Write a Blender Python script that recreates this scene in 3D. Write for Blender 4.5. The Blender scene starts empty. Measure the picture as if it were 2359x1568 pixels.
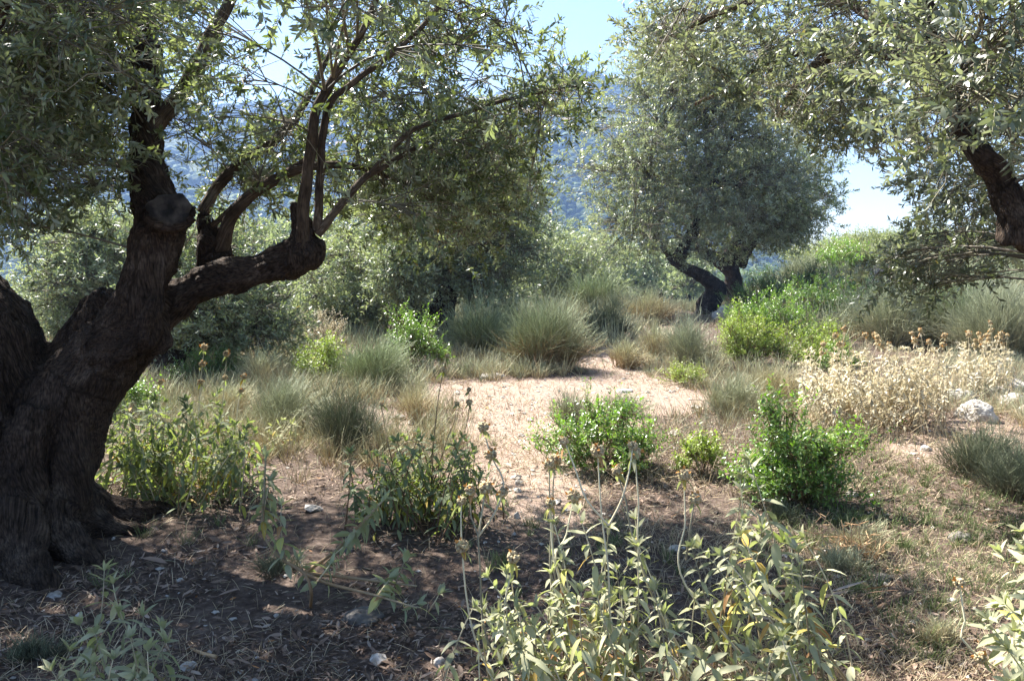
import bpy, math, random
import numpy as np
from mathutils import Vector, kdtree, noise as mnoise

rng = np.random.default_rng(7)
random.seed(7)
scene = bpy.context.scene
COL = scene.collection

# ------------------------------------------------------------------ camera
EYE, F, PITCH = 1.6, 804.0, math.radians(5.7)
cam_d = bpy.data.cameras.new('camera')
cam_d.sensor_width = 36.0
cam_d.lens = 36.0 * F / 1024.0
cam_d.clip_start, cam_d.clip_end = 0.05, 6000.0
cam = bpy.data.objects.new('camera', cam_d)
cam.location = (0, 0, EYE)
cam.rotation_euler = (math.radians(90) - PITCH, 0, 0)
COL.objects.link(cam)
scene.camera = cam
SX, SY = 1024 / 2358.0, 680 / 1568.0     # the photo was measured on a 2358 x 1568 sheet


def ray(xd, yd):
    cx, cy = (xd * SX - 512) / F, -(yd * SY - 340) / F
    c, s = math.cos(PITCH), math.sin(PITCH)
    y = c + cy * s
    z = -s + cy * c
    return cx / y, z / y


def at(xd, yd, Y):
    a, b = ray(xd, yd)
    return np.array([a * Y, Y, EYE + b * Y])


def msize(d, Y):
    return d * SX / F * Y


def project(P):
    """world -> sheet coordinates (vectorised)"""
    c, s = math.cos(PITCH), math.sin(PITCH)
    x, y, z = P[:, 0], P[:, 1], P[:, 2] - EYE
    fw = y * c - z * s
    up = y * s + z * c
    fw = np.where(fw < 0.05, 0.05, fw)
    return (512 + F * x / fw) / SX, (340 - F * up / fw) / SY, fw


def sstep(a, b, x):
    t = np.clip((np.asarray(x, float) - a) / (b - a), 0, 1)
    return t * t * (3 - 2 * t)


_ph = np.random.default_rng(3).uniform(0, 6.28, (40, 2))


def wav(x, y, f, k):
    """cheap smooth noise, about -1..1"""
    r = 0
    for i in range(5):
        a = _ph[(k * 5 + i) % 40, 0]
        r = r + np.sin((x * math.cos(a) + y * math.sin(a)) * f * (0.6 + 0.37 * i) + _ph[(k * 5 + i) % 40, 1])
    return r / 3.2


def H(x, y):
    x = np.asarray(x, float)
    y = np.asarray(y, float)
    r = np.hypot(x, y)
    q = np.where(y > 0.5, x / np.maximum(y, 0.5), np.where(x > 0, 2.0, -2.0))
    near = 0.018 * wav(x, y, 1.3, 0) + 0.010 * wav(x, y, 4.1, 1) * sstep(30, 12, r)
    right = sstep(0.24, 0.44, q) * sstep(2.5, 0.9, q)
    hr = 0.060 * np.clip(y - 14, 0, 40) - 0.05 * np.clip(y - 62, 0, 300)
    hl = -0.05 * np.clip(y - 25, 0, 90) - 0.13 * np.clip(y - 17, 0, 60) * sstep(-0.15, -0.5, q) - 0.02 * np.clip(y - 115, 0, 250)
    h = near + right * hr + (1 - right) * hl
    # the mountain
    E = 0.192 + 0.012 * np.sin(q * 9 + 1) + 0.008 * np.sin(q * 23)
    E = E * (1 - 0.93 * sstep(0.13, 0.36, q))
    ridge = 1050 + 60 * np.sin(q * 5)
    t = np.clip((y - 330) / (ridge - 330), 0, 1.25)
    prof = np.where(t < 1, 0.25 * t + 0.75 * t * t * (3 - 2 * t), 1 - 0.6 * (t - 1))
    base = (1 - right) * hl + right * hr
    mz = E * ridge + 1.6
    m = prof * (mz - base) * np.where(y > 330, 1, 0)
    m = m + np.where(t > 0, 1, 0) * np.clip(t * 3, 0, 1) * (6 * wav(x, y, 0.02, 2) + 3 * wav(x, y, 0.05, 3)) * sstep(0.36, 0.1, q)
    return h + m


def g3(x, y, dz=0.0):
    return np.array([x, y, float(H(x, y)) + dz])


def ground_at(xd, yd):
    a, b = ray(xd, yd)
    Y = 1.5
    for _ in range(4000):
        if EYE + b * Y <= float(H(a * Y, Y)):
            break
        Y *= 1.004
    return np.array([a * Y, Y, float(H(a * Y, Y))])


# ------------------------------------------------------------------ mesh building
def unit(v):
    v = np.asarray(v, float)
    return v / np.maximum(np.linalg.norm(v, axis=-1, keepdims=True), 1e-9)


class MB:
    def __init__(self):
        self.v, self.q, self.t, self.a = [], [], [], []
        self.n = 0

    def add(self, V, quads=None, tris=None, var=None):
        V = np.asarray(V, np.float32).reshape(-1, 3)
        if quads is not None and len(quads):
            self.q.append(np.asarray(quads, np.int64).reshape(-1, 4) + self.n)
        if tris is not None and len(tris):
            self.t.append(np.asarray(tris, np.int64).reshape(-1, 3) + self.n)
        if var is None:
            var = np.zeros((len(V), 3))
        self.a.append(np.broadcast_to(np.asarray(var, np.float32), (len(V), 3)))
        self.v.append(V)
        self.n += len(V)

    def mesh(self, name, smooth=True):
        me = bpy.data.meshes.new(name)
        V = np.concatenate(self.v) if self.v else np.zeros((0, 3), np.float32)
        Q = np.concatenate(self.q) if self.q else np.zeros((0, 4), np.int64)
        T = np.concatenate(self.t) if self.t else np.zeros((0, 3), np.int64)
        me.vertices.add(len(V))
        me.vertices.foreach_set('co', np.ascontiguousarray(V, np.float32).ravel())
        nl = Q.size + T.size
        me.loops.add(nl)
        me.loops.foreach_set('vertex_index', np.concatenate([Q.ravel(), T.ravel()]).astype(np.int32))
        me.polygons.add(len(Q) + len(T))
        st = np.concatenate([np.arange(len(Q)) * 4, len(Q) * 4 + np.arange(len(T)) * 3]).astype(np.int32)
        me.polygons.foreach_set('loop_start', st)
        me.polygons.foreach_set('use_smooth', np.full(len(Q) + len(T), smooth))
        at_ = me.attributes.new('var', 'FLOAT_VECTOR', 'POINT')
        at_.data.foreach_set('vector', np.ascontiguousarray(np.concatenate(self.a), np.float32).ravel())
        me.update(calc_edges=True)
        me.validate()
        return me

    def build(self, name, mat, parent=None, origin=None, smooth=True):
        me = self.mesh(name, smooth)
        if origin is not None:
            me.transform(__import__('mathutils').Matrix.Translation(-Vector(origin)))
        o = bpy.data.objects.new(name, me)
        me.materials.append(mat)
        COL.objects.link(o)
        if parent is not None:
            o.parent = parent
        elif origin is not None:
            o.location = origin
        return o


def tag(o, label=None, cat=None, group=None, kind=None):
    if label:
        o['label'] = label
    if cat:
        o['category'] = cat
    if group:
        o['group'] = group
    if kind:
        o['kind'] = kind
    return o


def empty(name, loc, label, cat, group=None):
    o = bpy.data.objects.new(name, None)
    o.empty_display_size = 0.1
    o.location = tuple(float(c) for c in loc)
    COL.objects.link(o)
    return tag(o, label, cat, group)


def tubes(mb, P, R, sides=3, var=None, caps=False, bark=False):
    """P (n,k,3) polylines, R (n,k) radii; var (n,3) or (n,k,3)"""
    P = np.asarray(P, float)
    R = np.asarray(R, float)
    n, k, _ = P.shape
    if n == 0:
        return
    T = unit(np.gradient(P, axis=1))
    m = unit(P[:, -1] - P[:, 0])
    ref = np.where(np.abs(m[:, 2:3]) > 0.8, np.array([[1.0, 0.13, 0]]), np.array([[0, 0.1, 1.0]]))
    S = unit(np.cross(T, ref[:, None, :]))
    U = np.cross(S, T)
    a = np.arange(sides) / sides * 2 * math.pi
    ring = S[:, :, None, :] * np.cos(a)[None, None, :, None] + U[:, :, None, :] * np.sin(a)[None, None, :, None]
    V = P[:, :, None, :] + ring * R[:, :, None, None]
    idx = np.arange(n * k * sides).reshape(n, k, sides)
    A, B = idx[:, :-1], idx[:, 1:]
    Q = np.stack([A, np.roll(A, -1, 2), np.roll(B, -1, 2), B], -1).reshape(-1, 4)
    if var is None:
        var = np.zeros((n, 3))
    var = np.asarray(var, float)
    if var.ndim == 2:
        var = np.repeat(var[:, None], k, 1)
    VV = np.repeat(var[:, :, None], sides, 2).reshape(-1, 3)
    if bark:      # grain coordinates: round the stem, slowly along it
        sl = np.concatenate([np.zeros((n, 1)), np.cumsum(np.linalg.norm(np.diff(P, axis=1), axis=2), 1)], 1)
        loc = np.stack([np.cos(a)[None, None] * R[:, :, None], np.sin(a)[None, None] * R[:, :, None], np.zeros((n, k, sides))], -1)
        VV = (loc + sl[:, :, None, None] * np.array([0.09, 0.07, 0.05]) + P[:, :1, None, :] * 3).reshape(-1, 3)
    V = V.reshape(-1, 3)
    tris = None
    if caps:
        c0 = n * k * sides + np.arange(n)
        c1 = c0 + n
        V = np.concatenate([V, P[:, 0], P[:, -1]])
        VV = np.concatenate([VV, var[:, 0], var[:, -1]])
        t0 = np.stack([np.roll(idx[:, 0], -1, 1), idx[:, 0], np.repeat(c0[:, None], sides, 1)], -1).reshape(-1, 3)
        t1 = np.stack([idx[:, -1], np.roll(idx[:, -1], -1, 1), np.repeat(c1[:, None], sides, 1)], -1).reshape(-1, 3)
        tris = np.concatenate([t0, t1])
    mb.add(V, Q, tris, VV)


STATIONS = {
    'far': ([0.0, 0.45, 1.0], [0, 1.0, 0]),
    'mid': ([0.0, 0.3, 0.72, 1.0], [0, 0.9, 0.8, 0]),
    'hex': ([0.0, 0.3, 0.7, 1.0], [0, 0.95, 0.85, 0]),
    'near': ([0.0, 0.18, 0.45, 0.75, 1.0], [0.12, 0.78, 1.0, 0.66, 0]),
}


def leaves(mb, P, D, N, L, W, var, kind='far', fold=0.25, droop=0.15):
    """P,D,N (n,3); L,W (n,); var (n,2) random numbers; a leaf is a folded blade along D"""
    n = len(P)
    if n == 0:
        return
    D = unit(D)
    S = unit(np.cross(D, N))
    N = np.cross(S, D)
    st, wd = STATIONS[kind]
    st, wd = np.array(st), np.array(wd)
    L = np.broadcast_to(np.asarray(L, float), (n,))
    W = np.broadcast_to(np.asarray(W, float), (n,))
    droop = np.broadcast_to(np.asarray(droop, float), (n,))
    fold = np.broadcast_to(np.asarray(fold, float), (n,))
    K = len(st)
    rows = []
    vv = []
    lay = []
    c = 0
    for i in range(K):
        t = st[i]
        mid = P + D * (L * t)[:, None] - N * (L * droop * t * t)[:, None]
        hw = (W * 0.5 * wd[i])[:, None]
        if i == K - 1 or (kind != 'near' and i == 0):
            rows.append(mid); lay.append((c,)); c += 1
            vv.append(np.column_stack([var, np.full(n, 0.0)]))
        elif kind in ('far', 'hex'):
            rows += [mid - S * hw + N * hw * fold[:, None], mid + S * hw + N * hw * fold[:, None]]
            vv += [np.column_stack([var, np.full(n, 1.0)])] * 2
            lay.append((c, c + 1)); c += 2
        else:
            rows += [mid - S * hw + N * hw * fold[:, None], mid, mid + S * hw + N * hw * fold[:, None]]
            e = np.column_stack([var, np.full(n, 1.0)])
            vv += [e, np.column_stack([var, np.full(n, 0.0)]), e]
            lay.append((c, c + 1, c + 2)); c += 3
    V = np.stack(rows, 1)
    A = np.stack(vv, 1)
    off = (np.arange(n) * c)[:, None]
    T, Q = [], []
    if kind == 'far':
        T = [(0, 2, 3), (0, 3, 1)]
    elif kind == 'hex':
        T = [(0, 2, 1), (3, 4, 5)]
        Q = [(1, 2, 4, 3)]
    else:
        for i in range(K - 1):
            a, b = lay[i], lay[i + 1]
            if len(a) == 1:
                T += [(a[0], b[1], b[0]), (a[0], b[2], b[1])]
            elif len(b) == 1:
                T += [(a[0], a[1], b[0]), (a[1], a[2], b[0])]
            else:
                Q += [(a[0], a[1], b[1], b[0]), (a[1], a[2], b[2], b[1])]
    tt = np.concatenate([off + np.array(t)[None] for t in T]) if T else None
    qq = np.concatenate([off + np.array(q)[None] for q in Q]) if Q else None
    mb.add(V.reshape(-1, 3), qq, tt, A.reshape(-1, 3))


def rdir(n):
    return unit(rng.normal(size=(n, 3)))


def bez(a, b, c, k):
    t = np.linspace(0, 1, k)[None, :, None]
    return (1 - t) ** 2 * a[:, None] + 2 * t * (1 - t) * b[:, None] + t * t * c[:, None]


# ------------------------------------------------------------------ materials
def nmat(name):
    m = bpy.data.materials.new(name)
    m.use_nodes = True
    nt = m.node_tree
    nt.nodes.clear()
    out = nt.nodes.new('ShaderNodeOutputMaterial')
    return m, nt, out


def N_(nt, t, **kw):
    n = nt.nodes.new(t)
    for k, v in kw.items():
        setattr(n, k, v)
    return n


def ramp(nt, stops, src, interp='LINEAR'):
    r = N_(nt, 'ShaderNodeValToRGB')
    r.color_ramp.interpolation = interp
    e = r.color_ramp.elements
    while len(e) < len(stops):
        e.new(0.5)
    for i, (p, c) in enumerate(stops):
        e[i].position = p
        e[i].color = (*c, 1) if len(c) == 3 else c
    nt.links.new(src, r.inputs['Fac'])
    return r


def leaf_mat(name, stops, under=None, trans=0.35, rough=0.45, spec=0.4, tcol=(1.0, 1.15, 0.45), rib=0.0, contrast=0.35):
    m, nt, out = nmat(name)
    L = nt.links.new
    a = N_(nt, 'ShaderNodeAttribute', attribute_name='var')
    s = N_(nt, 'ShaderNodeSeparateXYZ')
    L(a.outputs['Vector'], s.inputs[0])
    r = ramp(nt, stops, s.outputs['X'])
    mr = N_(nt, 'ShaderNodeMapRange')
    mr.inputs['To Min'].default_value = 1 - contrast
    mr.inputs['To Max'].default_value = 1 + contrast
    L(s.outputs['Y'], mr.inputs['Value'])
    mul = N_(nt, 'ShaderNodeVectorMath', operation='SCALE')
    L(r.outputs['Color'], mul.inputs[0])
    L(mr.outputs[0], mul.inputs['Scale'])
    col = mul.outputs[0]
    if under is not None:
        g = N_(nt, 'ShaderNodeNewGeometry')
        mx = N_(nt, 'ShaderNodeMix', data_type='RGBA')
        L(g.outputs['Backfacing'], mx.inputs[0])
        L(col, mx.inputs[6])
        mx.inputs[7].default_value = (*under, 1)
        col = mx.outputs[2]
    if rib > 0:
        mx = N_(nt, 'ShaderNodeMix', data_type='RGBA')
        mm = N_(nt, 'ShaderNodeMapRange')
        mm.inputs['From Max'].default_value = 0.3
        mm.inputs['To Min'].default_value = rib
        mm.inputs['To Max'].default_value = 0
        L(s.outputs['Z'], mm.inputs['Value'])
        L(mm.outputs[0], mx.inputs[0])
        L(col, mx.inputs[6])
        mx.inputs[7].default_value = (0.42, 0.42, 0.27, 1)
        col = mx.outputs[2]
    p = N_(nt, 'ShaderNodeBsdfPrincipled')
    L(col, p.inputs['Base Color'])
    p.inputs['Roughness'].default_value = rough
    p.inputs['Specular IOR Level'].default_value = spec
    if trans > 0:
        t = N_(nt, 'ShaderNodeBsdfTranslucent')
        tm = N_(nt, 'ShaderNodeVectorMath', operation='MULTIPLY')
        L(col, tm.inputs[0])
        tm.inputs[1].default_value = tcol
        L(tm.outputs[0], t.inputs['Color'])
        ms = N_(nt, 'ShaderNodeMixShader')
        ms.inputs[0].default_value = trans
        L(p.outputs[0], ms.inputs[1])
        L(t.outputs[0], ms.inputs[2])
        L(ms.outputs[0], out.inputs['Surface'])
    else:
        L(p.outputs[0], out.inputs['Surface'])
    return m


def bark_mat(name, dark, light, scale=1.0, attr=True, bump=0.9):
    m, nt, out = nmat(name)
    L = nt.links.new
    if attr:
        a = N_(nt, 'ShaderNodeAttribute', attribute_name='var')
        co = a.outputs['Vector']
    else:
        a = N_(nt, 'ShaderNodeTexCoord')
        co = a.outputs['Object']
    n1 = N_(nt, 'ShaderNodeTexNoise')
    n1.inputs['Scale'].default_value = 75 * scale
    n1.inputs['Detail'].default_value = 6
    n1.inputs['Roughness'].default_value = 0.65
    L(co, n1.inputs['Vector'])
    v = N_(nt, 'ShaderNodeTexVoronoi', feature='DISTANCE_TO_EDGE')
    v.inputs['Scale'].default_value = 80 * scale
    L(co, v.inputs['Vector'])
    mt = N_(nt, 'ShaderNodeMath', operation='MULTIPLY_ADD')
    L(v.outputs['Distance'], mt.inputs[0])
    mt.inputs[1].default_value = 0.8
    L(n1.outputs['Fac'], mt.inputs[2])
    r = ramp(nt, [(0.36, dark), (0.75, light)], mt.outputs[0])
    tc = N_(nt, 'ShaderNodeTexCoord')
    n2 = N_(nt, 'ShaderNodeTexNoise')
    n2.inputs['Scale'].default_value = 5.0
    n2.inputs['Detail'].default_value = 4
    L(tc.outputs['Object'], n2.inputs['Vector'])
    n2.inputs['Roughness'].default_value = 0.7
    r2 = ramp(nt, [(0.32, (0.45, 0.41, 0.38)), (0.56, (1.1, 1.05, 1.0)), (0.66, (1.9, 1.95, 1.95)), (0.8, (2.6, 2.75, 2.7))], n2.outputs['Fac'])
    mx = N_(nt, 'ShaderNodeVectorMath', operation='MULTIPLY')
    L(r.outputs[0], mx.inputs[0])
    L(r2.outputs[0], mx.inputs[1])
    p = N_(nt, 'ShaderNodeBsdfPrincipled')
    L(mx.outputs[0], p.inputs['Base Color'])
    p.inputs['Roughness'].default_value = 0.9
    p.inputs['Specular IOR Level'].default_value = 0.15
    b = N_(nt, 'ShaderNodeBump')
    b.inputs['Strength'].default_value = bump
    b.inputs['Distance'].default_value = 0.02
    L(mt.outputs[0], b.inputs['Height'])
    L(b.outputs[0], p.inputs['Normal'])
    L(p.outputs[0], out.inputs['Surface'])
    return m


M = {}
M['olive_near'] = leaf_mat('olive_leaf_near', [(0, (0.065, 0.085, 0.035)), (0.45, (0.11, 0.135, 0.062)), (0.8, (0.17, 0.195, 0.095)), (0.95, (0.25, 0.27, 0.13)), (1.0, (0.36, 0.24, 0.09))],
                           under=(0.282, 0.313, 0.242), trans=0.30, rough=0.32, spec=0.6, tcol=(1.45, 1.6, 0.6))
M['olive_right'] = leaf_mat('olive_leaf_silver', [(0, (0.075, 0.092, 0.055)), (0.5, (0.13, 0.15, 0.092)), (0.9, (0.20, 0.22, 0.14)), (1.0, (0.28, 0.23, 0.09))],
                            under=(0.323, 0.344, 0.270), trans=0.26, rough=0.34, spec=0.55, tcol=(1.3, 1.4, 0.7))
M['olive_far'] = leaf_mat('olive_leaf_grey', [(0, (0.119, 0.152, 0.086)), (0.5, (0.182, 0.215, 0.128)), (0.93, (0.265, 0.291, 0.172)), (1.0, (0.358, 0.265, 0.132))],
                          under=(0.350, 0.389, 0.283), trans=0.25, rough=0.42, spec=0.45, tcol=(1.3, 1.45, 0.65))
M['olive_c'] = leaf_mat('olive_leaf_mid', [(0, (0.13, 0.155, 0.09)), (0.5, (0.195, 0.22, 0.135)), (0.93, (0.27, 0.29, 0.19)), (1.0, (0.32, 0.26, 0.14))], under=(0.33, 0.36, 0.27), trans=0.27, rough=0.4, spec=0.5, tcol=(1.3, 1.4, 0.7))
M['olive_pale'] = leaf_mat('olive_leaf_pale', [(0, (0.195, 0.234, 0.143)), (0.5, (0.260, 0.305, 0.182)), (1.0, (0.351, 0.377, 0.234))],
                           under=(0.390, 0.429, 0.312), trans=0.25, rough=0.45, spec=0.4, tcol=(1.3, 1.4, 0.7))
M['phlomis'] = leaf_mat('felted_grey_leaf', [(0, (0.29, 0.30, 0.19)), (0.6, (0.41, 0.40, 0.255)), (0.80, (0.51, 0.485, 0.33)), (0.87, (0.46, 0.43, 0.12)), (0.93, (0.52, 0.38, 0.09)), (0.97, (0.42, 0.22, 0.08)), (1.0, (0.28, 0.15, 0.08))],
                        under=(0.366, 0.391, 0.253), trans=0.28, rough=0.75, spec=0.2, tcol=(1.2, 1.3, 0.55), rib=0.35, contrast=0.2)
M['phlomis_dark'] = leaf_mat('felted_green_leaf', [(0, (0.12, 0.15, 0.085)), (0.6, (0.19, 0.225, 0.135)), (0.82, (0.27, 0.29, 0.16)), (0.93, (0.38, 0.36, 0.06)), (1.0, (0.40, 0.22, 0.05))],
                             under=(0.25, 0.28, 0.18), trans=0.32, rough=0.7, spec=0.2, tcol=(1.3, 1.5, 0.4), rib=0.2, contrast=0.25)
M['straw_leaf'] = leaf_mat('straw_coloured_leaf', [(0, (0.42, 0.36, 0.24)), (0.5, (0.56, 0.51, 0.38)), (0.85, (0.66, 0.62, 0.50)), (1.0, (0.30, 0.18, 0.08))],
                           under=(0.60, 0.55, 0.40), trans=0.25, rough=0.8, spec=0.15, tcol=(1.05, 1.0, 0.85))
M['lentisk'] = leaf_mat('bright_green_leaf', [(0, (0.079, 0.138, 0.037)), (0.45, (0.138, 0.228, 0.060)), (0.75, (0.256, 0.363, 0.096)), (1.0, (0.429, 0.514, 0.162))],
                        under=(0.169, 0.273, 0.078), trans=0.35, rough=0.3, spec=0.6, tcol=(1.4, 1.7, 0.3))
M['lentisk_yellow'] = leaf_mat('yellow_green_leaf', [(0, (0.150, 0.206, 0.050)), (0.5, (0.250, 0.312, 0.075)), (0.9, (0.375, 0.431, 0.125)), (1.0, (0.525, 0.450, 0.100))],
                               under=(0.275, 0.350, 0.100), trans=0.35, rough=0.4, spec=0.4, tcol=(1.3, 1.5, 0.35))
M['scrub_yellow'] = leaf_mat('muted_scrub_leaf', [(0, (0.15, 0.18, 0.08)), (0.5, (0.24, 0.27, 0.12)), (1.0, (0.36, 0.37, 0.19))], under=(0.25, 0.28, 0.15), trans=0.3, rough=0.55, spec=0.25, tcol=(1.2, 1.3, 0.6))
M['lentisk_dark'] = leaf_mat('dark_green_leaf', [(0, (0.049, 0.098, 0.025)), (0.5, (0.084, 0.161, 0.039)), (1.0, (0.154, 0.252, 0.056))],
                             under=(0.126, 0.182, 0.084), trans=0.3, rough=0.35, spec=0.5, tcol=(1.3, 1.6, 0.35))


def stem_mat(name, stops, contrast=0.5, trans=0.12):
    # colour runs along the height of the stem (z of var), variation per stem (y)
    m, nt, out = nmat(name)
    L = nt.links.new
    a = N_(nt, 'ShaderNodeAttribute', attribute_name='var')
    s = N_(nt, 'ShaderNodeSeparateXYZ')
    L(a.outputs['Vector'], s.inputs[0])
    ad = N_(nt, 'ShaderNodeMath', operation='MULTIPLY_ADD')
    L(s.outputs['X'], ad.inputs[0])
    ad.inputs[1].default_value = 0.6
    L(s.outputs['Z'], ad.inputs[2])
    sb = N_(nt, 'ShaderNodeMath', operation='SUBTRACT')
    L(ad.outputs[0], sb.inputs[0])
    sb.inputs[1].default_value = 0.28
    r = ramp(nt, stops, sb.outputs[0])
    mr = N_(nt, 'ShaderNodeMapRange')
    mr.inputs['To Min'].default_value = 1 - contrast
    mr.inputs['To Max'].default_value = 1 + contrast
    L(s.outputs['Y'], mr.inputs['Value'])
    mul = N_(nt, 'ShaderNodeVectorMath', operation='SCALE')
    L(r.outputs['Color'], mul.inputs[0])
    L(mr.outputs[0], mul.inputs['Scale'])
    p = N_(nt, 'ShaderNodeBsdfPrincipled')
    L(mul.outputs[0], p.inputs['Base Color'])
    p.inputs['Roughness'].default_value = 0.65
    p.inputs['Specular IOR Level'].default_value = 0.25
    L(p.outputs[0], out.inputs['Surface'])
    return m


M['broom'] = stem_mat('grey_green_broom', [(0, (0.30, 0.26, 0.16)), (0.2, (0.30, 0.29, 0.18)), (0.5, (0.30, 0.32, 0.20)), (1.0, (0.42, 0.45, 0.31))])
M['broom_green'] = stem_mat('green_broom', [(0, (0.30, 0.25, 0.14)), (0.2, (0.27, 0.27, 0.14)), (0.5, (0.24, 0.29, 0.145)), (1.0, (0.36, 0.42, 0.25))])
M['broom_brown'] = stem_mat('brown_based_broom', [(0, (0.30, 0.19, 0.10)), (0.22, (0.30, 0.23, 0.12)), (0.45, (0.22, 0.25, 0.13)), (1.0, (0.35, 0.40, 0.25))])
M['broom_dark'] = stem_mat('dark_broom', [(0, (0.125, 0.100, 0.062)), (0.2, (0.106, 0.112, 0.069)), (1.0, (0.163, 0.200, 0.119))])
M['broom_dry'] = stem_mat('dry_broom', [(0, (0.359, 0.256, 0.141)), (0.4, (0.454, 0.390, 0.236)), (1.0, (0.484, 0.509, 0.317))])
M['broom_mauve'] = stem_mat('mauve_dry_stems', [(0, (0.22, 0.15, 0.11)), (0.5, (0.36, 0.28, 0.25)), (1.0, (0.46, 0.38, 0.36))])
M['dry_grass'] = stem_mat('straw_grass', [(0, (0.34, 0.25, 0.15)), (0.5, (0.48, 0.38, 0.24)), (1.0, (0.58, 0.50, 0.34))])
M['green_grass'] = stem_mat('green_grass', [(0, (0.18, 0.18, 0.08)), (0.5, (0.15, 0.21, 0.07)), (1.0, (0.24, 0.29, 0.12))])
M['pale_stem'] = stem_mat('pale_felted_stem', [(0, (0.26, 0.17, 0.09)), (0.4, (0.40, 0.32, 0.20)), (1.0, (0.48, 0.44, 0.30))])
M['brown_stem'] = stem_mat('brown_twig', [(0, (0.11, 0.065, 0.04)), (0.5, (0.17, 0.105, 0.065)), (1.0, (0.20, 0.15, 0.08))])
M['twig'] = stem_mat('olive_twig', [(0, (0.11, 0.09, 0.07)), (0.5, (0.16, 0.14, 0.10)), (1.0, (0.22, 0.20, 0.13))])
M['red_stalk'] = stem_mat('tan_dry_stalk', [(0, (0.30, 0.17, 0.09)), (0.5, (0.46, 0.27, 0.14)), (1.0, (0.58, 0.40, 0.22))])
M['head'] = leaf_mat('dried_flower_whorl', [(0, (0.36, 0.27, 0.17)), (0.45, (0.50, 0.40, 0.24)), (0.8, (0.56, 0.50, 0.27)), (1.0, (0.50, 0.24, 0.07))], trans=0.12, rough=0.85, spec=0.1, tcol=(1.1, 1, 0.6))
M['litter'] = leaf_mat('dead_leaves', [(0, (0.085, 0.055, 0.038)), (0.35, (0.178, 0.119, 0.085)), (0.7, (0.289, 0.212, 0.162)), (0.92, (0.408, 0.340, 0.281)), (1.0, (0.383, 0.187, 0.076))], trans=0.1, rough=0.75, spec=0.2, tcol=(1.1, 1, 0.7), contrast=0.4)
M['bark'] = bark_mat('olive_bark', (0.009, 0.0065, 0.005), (0.075, 0.055, 0.042))
M['bark_thin'] = bark_mat('olive_branch_bark', (0.04, 0.03, 0.023), (0.14, 0.105, 0.075), scale=1.4)
M['bark_far'] = bark_mat('far_olive_bark', (0.016, 0.013, 0.011), (0.07, 0.056, 0.048), scale=0.25, attr=False)


def scar_mat():
    m, nt, out = nmat('weathered_cut_wood')
    L = nt.links.new
    tc = N_(nt, 'ShaderNodeTexCoord')
    w = N_(nt, 'ShaderNodeTexNoise')
    w.inputs['Scale'].default_value = 14
    w.inputs['Detail'].default_value = 7
    L(tc.outputs['Object'], w.inputs['Vector'])
    r = ramp(nt, [(0.38, (0.008, 0.0065, 0.005)), (0.48, (0.035, 0.028, 0.023)), (0.64, (0.085, 0.07, 0.06))], w.outputs['Fac'])
    p = N_(nt, 'ShaderNodeBsdfPrincipled')
    p.inputs['Roughness'].default_value = 0.85
    L(r.outputs[0], p.inputs['Base Color'])
    b = N_(nt, 'ShaderNodeBump')
    b.inputs['Strength'].default_value = 0.5
    b.inputs['Distance'].default_value = 0.01
    L(w.outputs['Fac'], b.inputs['Height'])
    L(b.outputs[0], p.inputs['Normal'])
    L(p.outputs[0], out.inputs['Surface'])
    return m


def rock_mat(c0=(0.13, 0.11, 0.09), c1=(0.34, 0.305, 0.265), c2=(0.56, 0.525, 0.475)):
    m, nt, out = nmat('pitted_limestone')
    L = nt.links.new
    tc = N_(nt, 'ShaderNodeTexCoord')
    n = N_(nt, 'ShaderNodeTexNoise')
    n.inputs['Scale'].default_value = 9
    n.inputs['Detail'].default_value = 9
    n.inputs['Roughness'].default_value = 0.65
    L(tc.outputs['Object'], n.inputs['Vector'])
    v = N_(nt, 'ShaderNodeTexVoronoi')
    v.inputs['Scale'].default_value = 38
    L(tc.outputs['Object'], v.inputs['Vector'])
    mm = N_(nt, 'ShaderNodeMath', operation='MULTIPLY_ADD')
    L(v.outputs['Distance'], mm.inputs[0])
    mm.inputs[1].default_value = 0.35
    L(n.outputs['Fac'], mm.inputs[2])
    r = ramp(nt, [(0.40, c0), (0.52, c1), (0.8, c2)], mm.outputs[0])
    p = N_(nt, 'ShaderNodeBsdfPrincipled')
    p.inputs['Roughness'].default_value = 0.85
    p.inputs['Specular IOR Level'].default_value = 0.2
    L(r.outputs[0], p.inputs['Base Color'])
    b = N_(nt, 'ShaderNodeBump')
    b.inputs['Strength'].default_value = 0.8
    b.inputs['Distance'].default_value = 0.03
    L(mm.outputs[0], b.inputs['Height'])
    L(b.outputs[0], p.inputs['Normal'])
    L(p.outputs[0], out.inputs['Surface'])
    return m


M['scar'] = scar_mat()
M['rock'] = rock_mat()
M['rock_dark'] = rock_mat((0.05, 0.044, 0.038), (0.10, 0.09, 0.08), (0.18, 0.165, 0.145))


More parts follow.
